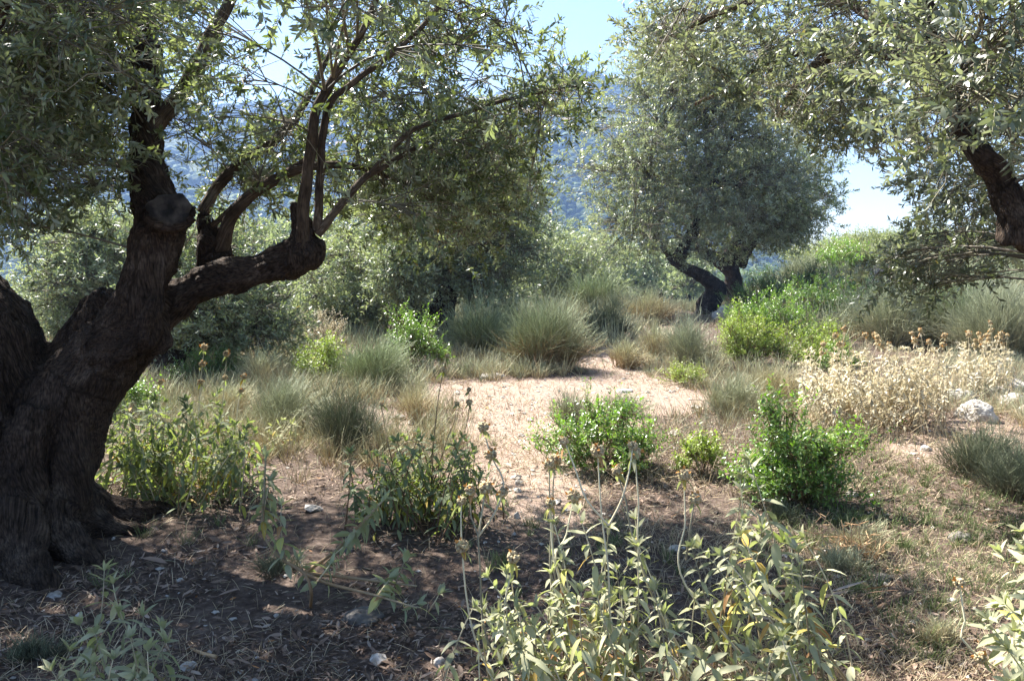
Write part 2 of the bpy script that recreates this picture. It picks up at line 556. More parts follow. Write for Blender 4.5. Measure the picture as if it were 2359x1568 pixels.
def clearing(x, y):
    """1 where the ground is trodden bare (the clearing, the path and the dry verge)"""
    x = np.asarray(x, float) + 0.40 * wav(x, y, 1.9, 4) + 0.12 * wav(x, y, 6, 1)
    y = np.asarray(y, float) + 0.40 * wav(x, y, 1.7, 5) + 0.12 * wav(x, y, 5, 2)
    a = 1 - sstep(0.75, 1.15, np.hypot((x - 0.7) / 1.9, (y - 9.6) / 1.35))
    px = 0.05 + 0.12 * (y - 6)
    b = (1 - sstep(0.35, 0.75, np.abs(x - px))) * sstep(4.6, 5.6, y) * (1 - sstep(9, 10, y))
    c = (1 - sstep(0.7, 1.2, np.hypot((x - 4.1) / 1.3, (y - 7.0) / 1.6))) * 0.75
    d = (1 - sstep(0.7, 1.2, np.hypot((x - 1.5) / 0.55, (y - 12.8) / 2.4))) * 0.8
    e = (1 - sstep(0.7, 1.2, np.hypot((x + 1.5) / 1.2, (y - 7.8) / 0.7))) * 0.6
    return np.clip(np.maximum.reduce([a, b, c, d, e]), 0, 1)


def ground_mat():
    m, nt, out = nmat('dry_grove_soil')
    L = nt.links.new
    a = N_(nt, 'ShaderNodeAttribute', attribute_name='var')
    s = N_(nt, 'ShaderNodeSeparateXYZ')
    L(a.outputs['Vector'], s.inputs[0])
    tc = N_(nt, 'ShaderNodeTexCoord')

    def noise(sc, det=6, rough=0.6):
        n = N_(nt, 'ShaderNodeTexNoise')
        n.inputs['Scale'].default_value = sc
        n.inputs['Detail'].default_value = det
        n.inputs['Roughness'].default_value = rough
        L(tc.outputs['Object'], n.inputs['Vector'])
        return n
    n1, n2, n3 = noise(1.1), noise(22, 8, 0.7), noise(90, 4, 0.6)
    soil = ramp(nt, [(0.3, (0.05, 0.034, 0.028)), (0.5, (0.105, 0.077, 0.062)), (0.72, (0.21, 0.16, 0.13))], n2.outputs['Fac'])
    sand = ramp(nt, [(0.28, (0.17, 0.115, 0.085)), (0.5, (0.30, 0.222, 0.175)), (0.75, (0.43, 0.345, 0.285))], n2.outputs['Fac'])
    mx = N_(nt, 'ShaderNodeMix', data_type='RGBA')
    ad = N_(nt, 'ShaderNodeMath', operation='MULTIPLY_ADD')
    L(n1.outputs['Fac'], ad.inputs[0])
    ad.inputs[1].default_value = 0.9
    L(s.outputs['X'], ad.inputs[2])
    mr = N_(nt, 'ShaderNodeMapRange')
    mr.inputs['From Min'].default_value = 0.5
    mr.inputs['From Max'].default_value = 1.1
    L(ad.outputs[0], mr.inputs['Value'])
    L(mr.outputs[0], mx.inputs[0])
    L(soil.outputs[0], mx.inputs[6])
    L(sand.outputs[0], mx.inputs[7])
    # far: scrub green with bare ochre fields
    nf = noise(0.012, 5, 0.55)
    nf2 = noise(0.25, 4, 0.6)
    far = ramp(nt, [(0.40, (0.055, 0.075, 0.03)), (0.56, (0.10, 0.115, 0.05)), (0.62, (0.34, 0.25, 0.16)), (0.72, (0.36, 0.28, 0.17))], nf.outputs['Fac'])
    mul = N_(nt, 'ShaderNodeMix', data_type='RGBA', blend_type='MULTIPLY')
    mul.inputs[0].default_value = 0.8
    rr = ramp(nt, [(0.3, (0.55, 0.55, 0.5)), (0.7, (1.2, 1.2, 1.1))], nf2.outputs['Fac'])
    L(far.outputs[0], mul.inputs[6])
    L(rr.outputs[0], mul.inputs[7])
    mx2 = N_(nt, 'ShaderNodeMix', data_type='RGBA')
    L(s.outputs['Y'], mx2.inputs[0])
    L(mx.outputs[2], mx2.inputs[6])
    L(mul.outputs[2], mx2.inputs[7])
    p = N_(nt, 'ShaderNodeBsdfPrincipled')
    p.inputs['Roughness'].default_value = 0.95
    p.inputs['Specular IOR Level'].default_value = 0.1
    L(mx2.outputs[2], p.inputs['Base Color'])
    add = N_(nt, 'ShaderNodeMath', operation='MULTIPLY_ADD')
    L(n3.outputs['Fac'], add.inputs[0])
    add.inputs[1].default_value = 0.35
    L(n2.outputs['Fac'], add.inputs[2])
    b = N_(nt, 'ShaderNodeBump')
    b.inputs['Strength'].default_value = 0.7
    b.inputs['Distance'].default_value = 0.03
    L(add.outputs[0], b.inputs['Height'])
    L(b.outputs[0], p.inputs['Normal'])
    L(p.outputs[0], out.inputs['Surface'])
    return m


# ------------------------------------------------------------------ ground sheet
def build_ground():
    ang = np.concatenate([np.linspace(-52, 52, 420), np.linspace(52, 308, 110)[1:-1]])
    ang = np.radians(ang)
    rad = np.geomspace(0.4, 1500, 300)
    A, R = np.meshgrid(ang, rad)
    X, Y = R * np.sin(A), R * np.cos(A)
    Z = H(X, Y)
    nr, na = X.shape
    V = np.stack([X, Y, Z], -1).reshape(-1, 3)
    idx = np.arange(nr * na).reshape(nr, na)
    a, b = idx[:-1], idx[1:]
    Q = np.stack([a, b, np.roll(b, -1, 1), np.roll(a, -1, 1)], -1).reshape(-1, 4)
    c = nr * na
    V = np.concatenate([V, [[0, 0, float(H(0, 0))]]])
    T = np.stack([idx[0], np.roll(idx[0], -1), np.full(na, c)], -1)
    r = np.hypot(V[:, 0], V[:, 1])
    var = np.stack([clearing(V[:, 0], V[:, 1]), sstep(22, 60, r), np.zeros(len(V))], -1)
    mb = MB()
    mb.add(V, Q[:, ::-1], T[:, ::-1], var)
    o = mb.build('ground', ground_mat())
    tag(o, 'dry stony ground of the grove with a bare sandy clearing', 'ground', kind='structure')
    return o


build_ground()

# ------------------------------------------------------------------ trunks
def resample(pts, rad, step):
    pts, rad = np.asarray(pts, float), np.asarray(rad, float)
    # Catmull-Rom through the control points
    P = np.concatenate([[2 * pts[0] - pts[1]], pts, [2 * pts[-1] - pts[-2]]])
    out, ro = [], []
    for i in range(len(pts) - 1):
        p0, p1, p2, p3 = P[i:i + 4]
        n = max(2, int(np.linalg.norm(p2 - p1) / step))
        t = np.linspace(0, 1, n, endpoint=False)[:, None]
        out.append(0.5 * (2 * p1 + (p2 - p0) * t + (2 * p0 - 5 * p1 + 4 * p2 - p3) * t ** 2 + (3 * p1 - p0 - 3 * p2 + p3) * t ** 3))
        u = t[:, 0]
        u = u * u * (3 - 2 * u)
        ro.append(rad[i] * (1 - u) + rad[i + 1] * u)
    out.append(pts[-1:])
    ro.append(rad[-1:])
    return np.concatenate(out), np.concatenate(ro)


def trunk_mesh(name, strands, mat, parent, voxel=0.016, lump=0.018, ridge=0.010):
    """strands of (points, radii) fused into one skin, then roughened along the grain"""
    mb = MB()
    samples = []
    for pts, rad in strands:
        p, r = resample(pts, rad, max(0.03, voxel * 2))
        tubes(mb, p[None], r[None], 14, caps=True)
        s = np.concatenate([[0], np.cumsum(np.linalg.norm(np.diff(p, axis=0), axis=1))])
        samples.append((p, s))
    tmp = bpy.data.objects.new('tmp', mb.mesh('tmp'))
    COL.objects.link(tmp)
    md = tmp.modifiers.new('r', 'REMESH')
    md.mode = 'VOXEL'
    md.voxel_size = voxel
    sm = tmp.modifiers.new('s', 'SMOOTH')
    sm.iterations = 4
    sm.factor = 0.5
    dg = bpy.context.evaluated_depsgraph_get()
    dg.update()
    me = bpy.data.meshes.new_from_object(tmp.evaluated_get(dg))
    bpy.data.objects.remove(tmp)
    me.name = name
    n = len(me.vertices)
    co = np.zeros(n * 3, np.float32)
    me.vertices.foreach_get('co', co)
    co = co.reshape(-1, 3).astype(float)
    no = np.zeros(n * 3, np.float32)
    me.vertices.foreach_get('normal', no)
    no = no.reshape(-1, 3).astype(float)
    P = np.concatenate([a for a, _ in samples])
    S = np.concatenate([b + 3.1 * i for i, (_, b) in enumerate(samples)])
    kd = kdtree.KDTree(len(P))
    for i, p in enumerate(P):
        kd.insert(p, i)
    kd.balance()
    near = np.array([kd.find(c)[1] for c in co])
    T = np.concatenate([unit(np.gradient(a, axis=0)) for a, _ in samples])[near]
    off = co - P[near]
    al = (off * T).sum(1)
    bark = off - T * al[:, None] + (S[near] + al)[:, None] * np.array([[0.26, 0.19, 0.13]])
    d = np.empty(n)
    for i in range(n):
        b = bark[i]
        d[i] = lump * (mnoise.noise(Vector(co[i] * 3.2)) + 0.5 * mnoise.noise(Vector(co[i] * 8.0))) + ridge * (mnoise.noise(Vector(b * 26)) - abs(mnoise.noise(Vector(b * 48))) * 0.9 + 0.4 * mnoise.noise(Vector(b * 90)))
    co = co + no * d[:, None]
    me.vertices.foreach_set('co', co.astype(np.float32).ravel())
    me.attributes.new('var', 'FLOAT_VECTOR', 'POINT').data.foreach_set('vector', bark.astype(np.float32).ravel())
    me.polygons.foreach_set('use_smooth', np.ones(len(me.polygons), bool))
    me.update()
    me.materials.clear()
    me.materials.append(mat)
    o = bpy.data.objects.new(name, me)
    COL.objects.link(o)
    if parent is not None:
        pl = np.array(parent.location)
        me.transform(__import__('mathutils').Matrix.Translation(-Vector(pl)))
        o.parent = parent
    return o


def strand(lst):
    """(xd, yd, Y, radius in sheet units) -> world"""
    pts = np.array([at(a, b, Y) for a, b, Y, _ in lst])
    rad = np.array([msize(r, Y) for _, _, Y, r in lst])
    return pts, rad


def fill_crown(root, limbs, centres, radii, ntwig, leaf_len, mat_leaf, kind, leaf_w=0.23, twig_len=(0.16, 0.34), pairs=11, keep=None, wood=None, twig_r=0.0018, up=0.25, reach=1.0):
    """limbs: list of (pts, rad) world; centres (n,3) clump centres; -> branch mesh + crown mesh"""
    o0 = np.array(root.location)
    S = np.concatenate([resample(p, r, 0.08)[0] for p, r in limbs])
    SR = np.concatenate([resample(p, r, 0.08)[1] for p, r in limbs])
    wood_mb, leaf_mb = MB(), MB()
    n = len(centres)
    # branches from the nearest limb point (a little below) to the clump
    d = np.linalg.norm(S[None] - centres[:, None], axis=2) + 0.5 * np.maximum(0, S[None, :, 2] - centres[:, None, 2])
    j = d.argmin(1)
    okc = d[np.arange(n), j] < 1.7 * reach
    centres, radii, j = centres[okc], radii[okc], j[okc]
    n = len(centres)
    # twigs
    ci = np.repeat(np.arange(n), ntwig)
    m = len(ci)
    off = rdir(m) * (rng.random(m) ** 0.45)[:, None] * radii[ci][:, None] * np.array([1, 1, 0.8])
    q = centres[ci] + off
    if keep is not None:
        kk = keep(q)
        ci, off, q = ci[kk], off[kk], q[kk]
        m = len(ci)
    have = np.bincount(ci, minlength=n)
    live = have > ntwig * (0.36 if keep is not None and reach < 5 else 0.1)
    kk = live[ci]
    ci, off, q = ci[kk], off[kk], q[kk]
    m = len(ci)
    A, Cc = S[j], centres
    mid = (A + Cc) / 2 + np.array([0, 0, 1]) * (np.linalg.norm(Cc - A, axis=1) * 0.16)[:, None] + rng.normal(0, 0.06, (n, 3)) * np.linalg.norm(Cc - A, axis=1)[:, None]
    BP = bez(A, mid, Cc, 7)
    ln = np.linalg.norm(Cc - A, axis=1)
    r0 = np.minimum(SR[j] * 0.7, 0.004 + 0.0042 * ln)
    tt = np.linspace(0, 1, 7)[None]
    tubes(wood_mb, BP[live], ((r0[:, None] * (1 - tt) + 0.003 * tt) * (twig_r / 0.0018))[live], 5, np.column_stack([rng.random((n, 2)), np.full(n, 0.3)])[live])
    k2 = rng.integers(3, 7, m)
    src = BP[ci, k2]
    mid2 = (src + q) / 2 + rng.normal(0, 0.03, (m, 3)) + np.array([0, 0, 0.03])
    tubes(wood_mb, bez(src, mid2, q, 3), np.tile(np.array([[2.2, 1.6, 1.1]]) * twig_r, (m, 1)), 3, np.column_stack([rng.random((m, 2)), np.full(m, 0.6)]))
    td = unit(unit(off) * 0.8 + rdir(m) * 0.7 + np.array([0, 0, up]))
    tl = rng.uniform(*twig_len, m)
    bend = rdir(m) * 0.3 + np.array([0, 0, -0.35])
    e = q + td * tl[:, None] + bend * (tl * 0.4)[:, None]
    tw = bez(q, q + td * (tl * 0.55)[:, None], e, 4)
    tubes(wood_mb, tw, np.tile(np.array([[1.1, 0.9, 0.7, 0.4]]) * twig_r, (m, 1)), 3, np.column_stack([rng.random((m, 2)), np.full(m, 0.9)]))
    # leaf pairs
    npair = pairs
    t = (np.arange(npair) + 0.6) / npair
    t = np.broadcast_to(t, (m, npair)) + rng.uniform(-0.03, 0.03, (m, npair))
    t = np.clip(t, 0.02, 1)[..., None]
    b0, b1, b2 = q[:, None], (q + td * (tl * 0.55)[:, None])[:, None], e[:, None]
    pos = (1 - t) ** 2 * b0 + 2 * t * (1 - t) * b1 + t * t * b2
    tan = unit(2 * (1 - t) * (b1 - b0) + 2 * t * (b2 - b1))
    ref = unit(np.cross(tan, rdir(m)[:, None]))
    ref2 = np.cross(tan, ref)
    alt = (np.arange(npair) % 2)[None, :, None]
    sd = np.where(alt == 0, ref, ref2)
    cvar = rng.random(n)[ci]
    for sgn in (1, -1):
        P = pos.reshape(-1, 3)
        D = unit(tan * rng.uniform(0.5, 1.0, (m, npair, 1)) + sgn * sd * rng.uniform(0.6, 1.1, (m, npair, 1)) + rng.normal(0, 0.2, (m, npair, 3))).reshape(-1, 3)
        Nn = unit(tan + np.array([0, 0, 0.35]) + rng.normal(0, 0.35, (m, npair, 3))).reshape(-1, 3)
        cnt = len(P)
        sel = rng.random(cnt) < 0.93
        size = (0.75 + 0.5 * rng.random(cnt)) * np.repeat(0.85 + 0.3 * rng.random(m), npair)
        size *= (0.7 + 0.45 * np.sin(np.clip(t[..., 0], 0, 1) * math.pi)).ravel()
        Ln = leaf_len * size
        v = np.column_stack([np.clip(rng.beta(2, 2, cnt) * 0.85 + 0.25 * (np.repeat(cvar, npair) - 0.5) + (rng.random(cnt) < 0.012) * 0.4, 0, 1), rng.random(cnt)])
        leaves(leaf_mb, P[sel], D[sel], Nn[sel], Ln[sel], (Ln * leaf_w * rng.uniform(0.8, 1.2, cnt))[sel], v[sel], kind, fold=0.2, droop=rng.uniform(-0.05, 0.25, int(sel.sum())))
    ob = wood_mb.build('branches', wood or M['twig'], root, o0)
    oc = leaf_mb.build('crown', mat_leaf, root, o0)
    return ob, oc


def in_sheet(xd, yd):
    return (xd > -60) & (xd < 2420) & (yd > -60)


# ---------------- the big olive that leans in from the left
DY = 0.45
def A_(lst):
    return strand([(a, b, Y + DY, r) for a, b, Y, r in lst])


def root_strand(lst):
    pts, rad = [], []
    for a, b, r, sink in lst:
        g = ground_at(a, b)
        rr = msize(r, g[1])
        g[2] += rr * 0.35 - sink
        pts.append(g)
        rad.append(rr)
    return np.array(pts), np.array(rad)


tA = empty('olive_tree', g3(-2.55, 4.65), 'huge old olive tree with dark fluted trunk and a thick limb reaching sideways', 'olive tree')
main_up = A_([(120, 1180, 4.05, 85), (125, 1050, 4.1, 95), (150, 940, 4.1, 102), (222, 838, 4.08, 82), (290, 765, 4.02, 66), (325, 700, 3.98, 54), (344, 630, 4.0, 54), (362, 550, 4.05, 60), (364, 495, 4.1, 58), (350, 445, 4.15, 47), (342, 375, 4.25, 38), (336, 300, 4.3, 33), (332, 200, 4.35, 31), (330, 100, 4.4, 29), (325, -50, 4.5, 26), (300, -250, 4.7, 23), (270, -430, 4.9, 17)])
limb = A_([(130, 980, 4.15, 95), (200, 880, 4.15, 85), (290, 790, 4.2, 74), (385, 703, 4.22, 46), (466, 654, 4.2, 40), (560, 630, 4.15, 36), (636, 606, 4.1, 40), (694, 578, 4.07, 46), (712, 545, 4.05, 34)])
left_limb = A_([(0, 1050, 4.1, 140), (-15, 900, 4.1, 125), (-25, 800, 4.15, 118), (-90, 700, 4.25, 105), (-220, 590, 4.5, 88), (-400, 430, 4.8, 66), (-520, 200, 5.1, 48), (-600, -50, 5.3, 35)])
strandsA = [main_up, limb, left_limb,
            A_([(100, 960, 4.25, 85), (160, 858, 4.3, 72), (212, 775, 4.32, 66), (246, 720, 4.32, 60), (262, 690, 4.32, 52), (268, 672, 4.32, 40)]),
            A_([(225, 760, 4.2, 45), (236, 715, 4.2, 36), (236, 676, 4.22, 26)]),
            A_([(280, 800, 3.98, 44), (330, 770, 3.92, 36), (352, 720, 3.9, 28), (366, 640, 3.95, 22), (385, 560, 3.98, 22)]),
            A_([(345, 800, 4.02, 28), (378, 790, 4.0, 22), (384, 755, 4.02, 18), (372, 700, 4.0, 18)]),
            A_([(690, 590, 4.07, 44), (694, 545, 4.07, 33), (688, 500, 4.07, 25), (683, 462, 4.07, 20)]),
            A_([(480, 655, 4.35, 36), (495, 600, 4.38, 36), (490, 560, 4.38, 32), (478, 520, 4.4, 26), (466, 485, 4.4, 20)]),
            A_([(500, 605, 4.36, 28), (527, 583, 4.34, 16)]),
            A_([(360, 590, 4.05, 52), (385, 520, 4.0, 46), (400, 478, 3.97, 40)]),
            A_([(-20, 1330, 4.1, 175), (-10, 1200, 4.1, 165), (0, 1100, 4.1, 150), (10, 1000, 4.1, 140)]),
            A_([(160, 1260, 4.0, 60), (150, 1160, 4.0, 66), (155, 1050, 4.0, 52), (170, 950, 4.02, 48)]),
            A_([(60, 1300, 3.78, 62), (48, 1180, 3.8, 60), (50, 1050, 3.82, 52), (90, 940, 3.9, 45)]),
            A_([(-60, 1310, 3.75, 80), (-55, 1150, 3.75, 70), (-40, 950, 3.85, 60), (-40, 830, 3.9, 50)]),
            root_strand([(130, 1215, 75, -0.22), (190, 1215, 58, -0.10), (250, 1205, 42, -0.03), (320, 1197, 30, 0), (362, 1180, 20, 0), (400, 1178, 10, 0.03)]),
            root_strand([(100, 1250, 75, -0.16), (150, 1275, 50, -0.04), (205, 1295, 26, 0), (245, 1300, 12, 0.03)]),
            root_strand([(170, 1215, 50, -0.1), (230, 1230, 36, -0.03), (300, 1228, 22, 0), (350, 1222, 10, 0.03)]),
            root_strand([(20, 1290, 80, -0.15), (60, 1325, 52, -0.02), (105, 1350, 24, 0.0), (135, 1360, 12, 0.03)]),
            root_strand([(-80, 1290, 90, -0.15), (-110, 1340, 60, -0.02), (-130, 1400, 30, 0.02)]),
            root_strand([(-160, 1230, 90, -0.1), (-260, 1260, 50, 0), (-360, 1280, 20, 0.03)]),
            ]
trunkA = trunk_mesh('trunk', strandsA, M['bark'], tA, voxel=0.013, lump=0.035, ridge=0.016)

thinA = [
    [(692, 575, 4.02, 17), (700, 480, 4.0, 14), (714, 350, 4.0, 12.5), (733, 245, 4.0, 11), (786, 150, 4.05, 9), (840, 60, 4.1, 8), (880, -40, 4.2, 7), (930, -160, 4.3, 5)],
    [(728, 530, 4.05, 11), (738, 420, 4.06, 9.5), (742, 310, 4.08, 9), (760, 240, 4.1, 8), (800, 200, 4.15, 7), (921, 108, 4.25, 6), (1010, 20, 4.4, 5), (1080, -60, 4.5, 4)],
    [(730, 540, 4.05, 11), (790, 465, 4.1, 9), (845, 405, 4.2, 7.5), (905, 372, 4.35, 6), (975, 330, 4.5, 5)],
    [(845, 405, 4.2, 6), (951, 300, 4.35, 5.5), (1066, 262, 4.6, 5), (1180, 225, 4.8, 4), (1290, 205, 5.0, 2.5), (1340, 195, 5.1, 1.5)],
    [(507, 575, 4.34, 18), (535, 495, 4.3, 15), (600, 432, 4.3, 13), (682, 392, 4.3, 11), (740, 382, 4.4, 9), (830, 385, 4.6, 7), (930, 420, 4.9, 5)],
    [(466, 490, 4.4, 15), (500, 430, 4.45, 13), (560, 370, 4.5, 11.5), (640, 318, 4.6, 10), (700, 240, 4.8, 8), (760, 120, 5.0, 6)],
    [(490, 520, 4.36, 6.5), (560, 455, 4.3, 6), (640, 402, 4.3, 5), (720, 360, 4.3, 4)],
    [(340, 300, 4.3, 24), (400, 240, 4.4, 20), (435, 185, 4.45, 18), (480, 95, 4.5, 15), (530, 0, 4.6, 12), (600, -140, 4.8, 9), (650, -300, 5.0, 6)],
    [(-400, 430, 4.8, 40), (-250, 330, 4.6, 26), (-60, 330, 4.5, 19), (35, 230, 4.5, 14), (110, 160, 4.5, 10), (190, 60, 4.6, 7)],
    [(-520, 200, 5.1, 36), (-250, 0, 5.2, 26), (40, -120, 5.3, 18), (300, -260, 5.5, 12), (560, -420, 5.8, 8)],
    [(336, 200, 4.35, 22), (260, 130, 4.3, 17), (214, 60, 4.2, 15), (200, -40, 4.1, 13), (180, -220, 3.9, 10), (150, -450, 3.7, 7)],
    [(-220, 590, 4.5, 40), (-200, 450, 4.1, 26), (-120, 330, 3.7, 18), (-40, 150, 3.4, 12), (50, -80, 3.2, 8)],
]
mbt = MB()
limbsA = [main_up, limb, left_limb]
for l in thinA:
    p, r = A_(l)
    limbsA.append((p, r))
    pp, rr = resample(p, r, 0.05)
    s = np.concatenate([[0], np.cumsum(np.linalg.norm(np.diff(pp, axis=0), axis=1))])
    pp = pp + np.array([[mnoise.noise(Vector((a * 6, i * 9.1, 0))) * 0.012 for i in range(3)] for a in s])
    rr = rr * (1 + 0.12 * np.array([mnoise.noise(Vector((a * 14, 3.3, 0))) for a in s]))
    tubes(mbt, pp[None], rr[None], 10, bark=True)
mbt.build('limb', M['bark_thin'], tA, tA.location)

# sawn faces
def sawn(centre, normal, rx, ry, parent):
    mb, rm = MB(), MB()
    n = unit(np.asarray(normal, float))
    s = unit(np.cross(n, [0, 0, 1]))
    u = np.cross(s, n)
    K = 44
    a = np.linspace(0, 2 * math.pi, K, endpoint=False)
    wob = 1 + 0.07 * np.sin(a * 3 + 1) + 0.05 * np.sin(a * 7) + rng.normal(0, 0.02, K)
    rings = []
    for f, h in ((1.0, -0.10), (0.98, -0.004), (0.8, 0.002), (0.6, -0.004), (0.4, 0.001), (0.15, -0.008)):
        rings.append(centre + s[None] * (np.cos(a) * rx * wob * f)[:, None] + u[None] * (np.sin(a) * ry * wob * f)[:, None] + n[None] * (h + rng.normal(0, 0.0025, K) * (f < 0.99))[:, None])
    V = np.concatenate(rings + [np.array([centre - n * 0.012])])
    idx = np.arange(K * 6).reshape(6, K)
    A0, B0 = idx[:-1], idx[1:]
    Q = np.stack([A0, np.roll(A0, -1, 1), np.roll(B0, -1, 1), B0], -1).reshape(-1, 4)
    T = np.stack([idx[5], np.roll(idx[5], -1), np.full(K, K * 6)], -1)
    mb.add(V, Q, T)
    mb.build('sawn_face', M['scar'], parent, parent.location, smooth=True)
    # callus lip round the lower half
    t = np.linspace(math.pi * 0.93, math.pi * 2.1, 40)
    P = centre + s[None] * (np.cos(t) * rx * 1.03)[:, None] + u[None] * (np.sin(t) * ry * 1.05)[:, None] - n[None] * 0.03
    P = P + rng.normal(0, 0.004, P.shape)
    tubes(rm, P[None], (0.026 * np.sin(np.linspace(0.15, 3.0, 40)) ** 0.5 * (1 + 0.2 * np.sin(t * 9)))[None], 9, bark=True, caps=True)
    rm.build('callus_rim', M['bark'], parent, parent.location)


sawn(at(389, 480, 3.93 + DY - 0.10), (0.10, -0.94, 0.30), msize(48, 4.4), msize(38, 4.4), tA)

# crown of the big olive: its volume, kept above the line where leaves end in the photo
LOWA = np.array([(-400, 640), (-60, 560), (0, 570), (60, 560), (130, 500), (250, 480), (300, 440), (440, 400), (470, 470), (600, 480), (700, 460), (760, 500), (900, 560), (980, 600), (1080, 620), (1150, 580), (1230, 480), (1290, 330), (1390, 240), (1400, 100), (1180, 40), (1130, -80), (1100, -500)])


def low_A(x):
    xs, ys = LOWA[:20, 0], LOWA[:20, 1]
    return np.interp(x, xs, ys)


SUN_EL, SUN_AZ = math.radians(50), math.radians(-40)
SUNV = np.array([math.sin(SUN_AZ) * math.cos(SUN_EL), math.cos(SUN_AZ) * math.cos(SUN_EL), math.sin(SUN_EL)])
# gaps cut in the crowns to let sun onto chosen spots: (ground x, y, radius, share of shoots missing)
SUN_GAPS = [(0.45, 2.7, 0.75, 0.93), (1.25, 2.75, 0.7, 0.93), (2.3, 2.45, 0.8, 0.93), (2.6, 3.7, 1.2, 0.6), (1.8, 5.0, 0.8, 0.8), (0.1, 7.2, 1.0, 0.8), (-1.15, 3.8, 0.35, 0.9), (-1.4, 2.75, 0.4, 0.75), (3.6, 6.5, 1.5, 0.85), (-1.6, 7.6, 1.2, 0.8), (0.9, 5.9, 0.6, 0.8), (-0.4, 2.6, 0.35, 0.5), (3.4, 4.4, 0.7, 0.6), (-1.6, 3.4, 0.35, 0.6), (-0.6, 3.2, 0.3, 0.7), (-0.5, 4.5, 0.4, 0.6), (-1.3, 4.6, 0.3, 0.6), (0.2, 3.9, 0.3, 0.6), (-0.6, 5.6, 0.35, 0.6)]


MUST = [(0.45, 2.7, 0.55, 0.8), (1.25, 2.75, 0.5, 0.75), (2.2, 2.45, 0.5, 0.8), (-1.15, 3.8, 0.25, 0.8)]  # gaps cut through leaves in view as well, to keep the sage sunlit


def overhead(P, SUN_GAPS=SUN_GAPS):
    """True where a shoot stays; those that would shade a sun spot are thinned"""
    G = P - SUNV * ((P[:, 2] - 0.3) / SUNV[2])[:, None]
    u = rng.random(len(P))
    k = np.ones(len(P), bool)
    for x, y, r, p in SUN_GAPS:
        k &= ~((np.hypot(G[:, 0] - x, G[:, 1] - y) < r) & (u < p))
    return k


def keepA(P):
    xd, yd, fw = project(P)
    vis = (yd > -80) & (xd > -80)
    ok = (yd < low_A(xd)) & (xd < 1400)
    # sky gap between the two crowns
    gap = (np.hypot((xd - 1285) / 95, (yd - 10) / 85) < 1)
    gap2 = np.hypot((xd - 1125) / 95, (yd - 172) / 50) < 1
    gap3 = (xd > 1330) & (yd < 160)
    gap4 = (np.hypot((xd - 620) / 90, (yd - 120) / 170) < 1) & (rng.random(len(xd)) < 0.55)
        # the main stem and the limb's upright shoots stay readable
    stem = (np.abs(xd - 338) < 60) & (yd > 60) & (yd < 520) & (fw < 4.75)
    shoots = (xd > 450) & (xd < 860) & (yd > 240) & (yd < 560) & (fw < 4.6)
    front = (stem & (rng.random(len(xd)) < 0.7)) | (shoots & (rng.random(len(xd)) < 0.45))
    return overhead(P, MUST) & ~front & ((~vis & overhead(P)) | (vis & ok & ~gap & ~gap2 & ~gap3 & ~gap4)) & (fw > 2.2)


def volume_points(n, c, r, shell=0.0):
    out = []
    while len(out) < n:
        p = rng.uniform(-1, 1, (n * 3, 3))
        l = np.linalg.norm(p, axis=1)
        p = p[(l < 1) & (l > shell * rng.random(len(l)) ** 0.5)]
        out = p if len(out) == 0 else np.concatenate([out, p])
    return out[:n] * np.array(r) + np.array(c)


cA = volume_points(420, (-2.5, 5.3, 3.75), (4.0, 3.0, 2.3), 0.4)
cA = np.concatenate([cA, np.array([at(x, y, Y) for x, y, Y in [
    (40, 520, 4.2), (110, 450, 4.4), (60, 420, 4.6), (150, 430, 4.4), (20, 380, 3.9), (-30, 480, 4.0), (200, 430, 4.8), (240, 380, 4.3),
    (560, 420, 5.0), (620, 440, 5.2), (690, 420, 5.4), (760, 440, 5.4), (840, 480, 5.6), (900, 500, 5.6), (960, 540, 5.7), (1020, 560, 5.8), (1080, 560, 5.8), (1100, 500, 5.6), (1150, 520, 5.8), (1000, 470, 5.4), (930, 440, 5.3), (1180, 420, 5.7), (1220, 400, 5.7), (1120, 420, 5.6), (1060, 400, 5.4), (1180, 330, 5.4), (1240, 320, 5.5), (1100, 320, 5.3), (1000, 360, 5.2), (900, 350, 5.0), (820, 330, 5.0), (1250, 250, 5.5), (1330, 200, 5.55), (1290, 215, 5.5), (1370, 200, 5.6), (1200, 250, 5.3), (1120, 240, 5.3), (1040, 90, 5.0), (1100, 60, 5.0), (1150, 60, 5.1), (1000, 130, 5.1), (960, 180, 5.0), (1060, 20, 5.2), (1180, 90, 5.2), (880, 220, 5.0), (900, 90, 5.1)]])])
cA = np.concatenate([cA, np.array([at(rng.uniform(-60, 1000), rng.uniform(-60, 400), rng.uniform(3.7, 5.6)) for _ in range(44)]), np.array([at(rng.uniform(-60, 300), rng.uniform(0, 470), rng.uniform(3.4, 4.6)) for _ in range(20)])])
cA = np.concatenate([cA, rng.uniform((-4.3, 6.5, 2.4), (-2.6, 8.0, 3.9), (22, 3))])  # clumps added to shade the sage thicket, also thickening the left crown
cA = cA[keepA(cA)]
_x, _y, _f = project(cA)
cA = cA[~((_x > 1150) & (_y < -10))]
fill_crown(tA, limbsA, cA, rng.uniform(0.26, 0.48, len(cA)), 25, 0.043, M['olive_near'], 'hex', keep=keepA, pairs=11, leaf_w=0.29, twig_len=(0.12, 0.25))

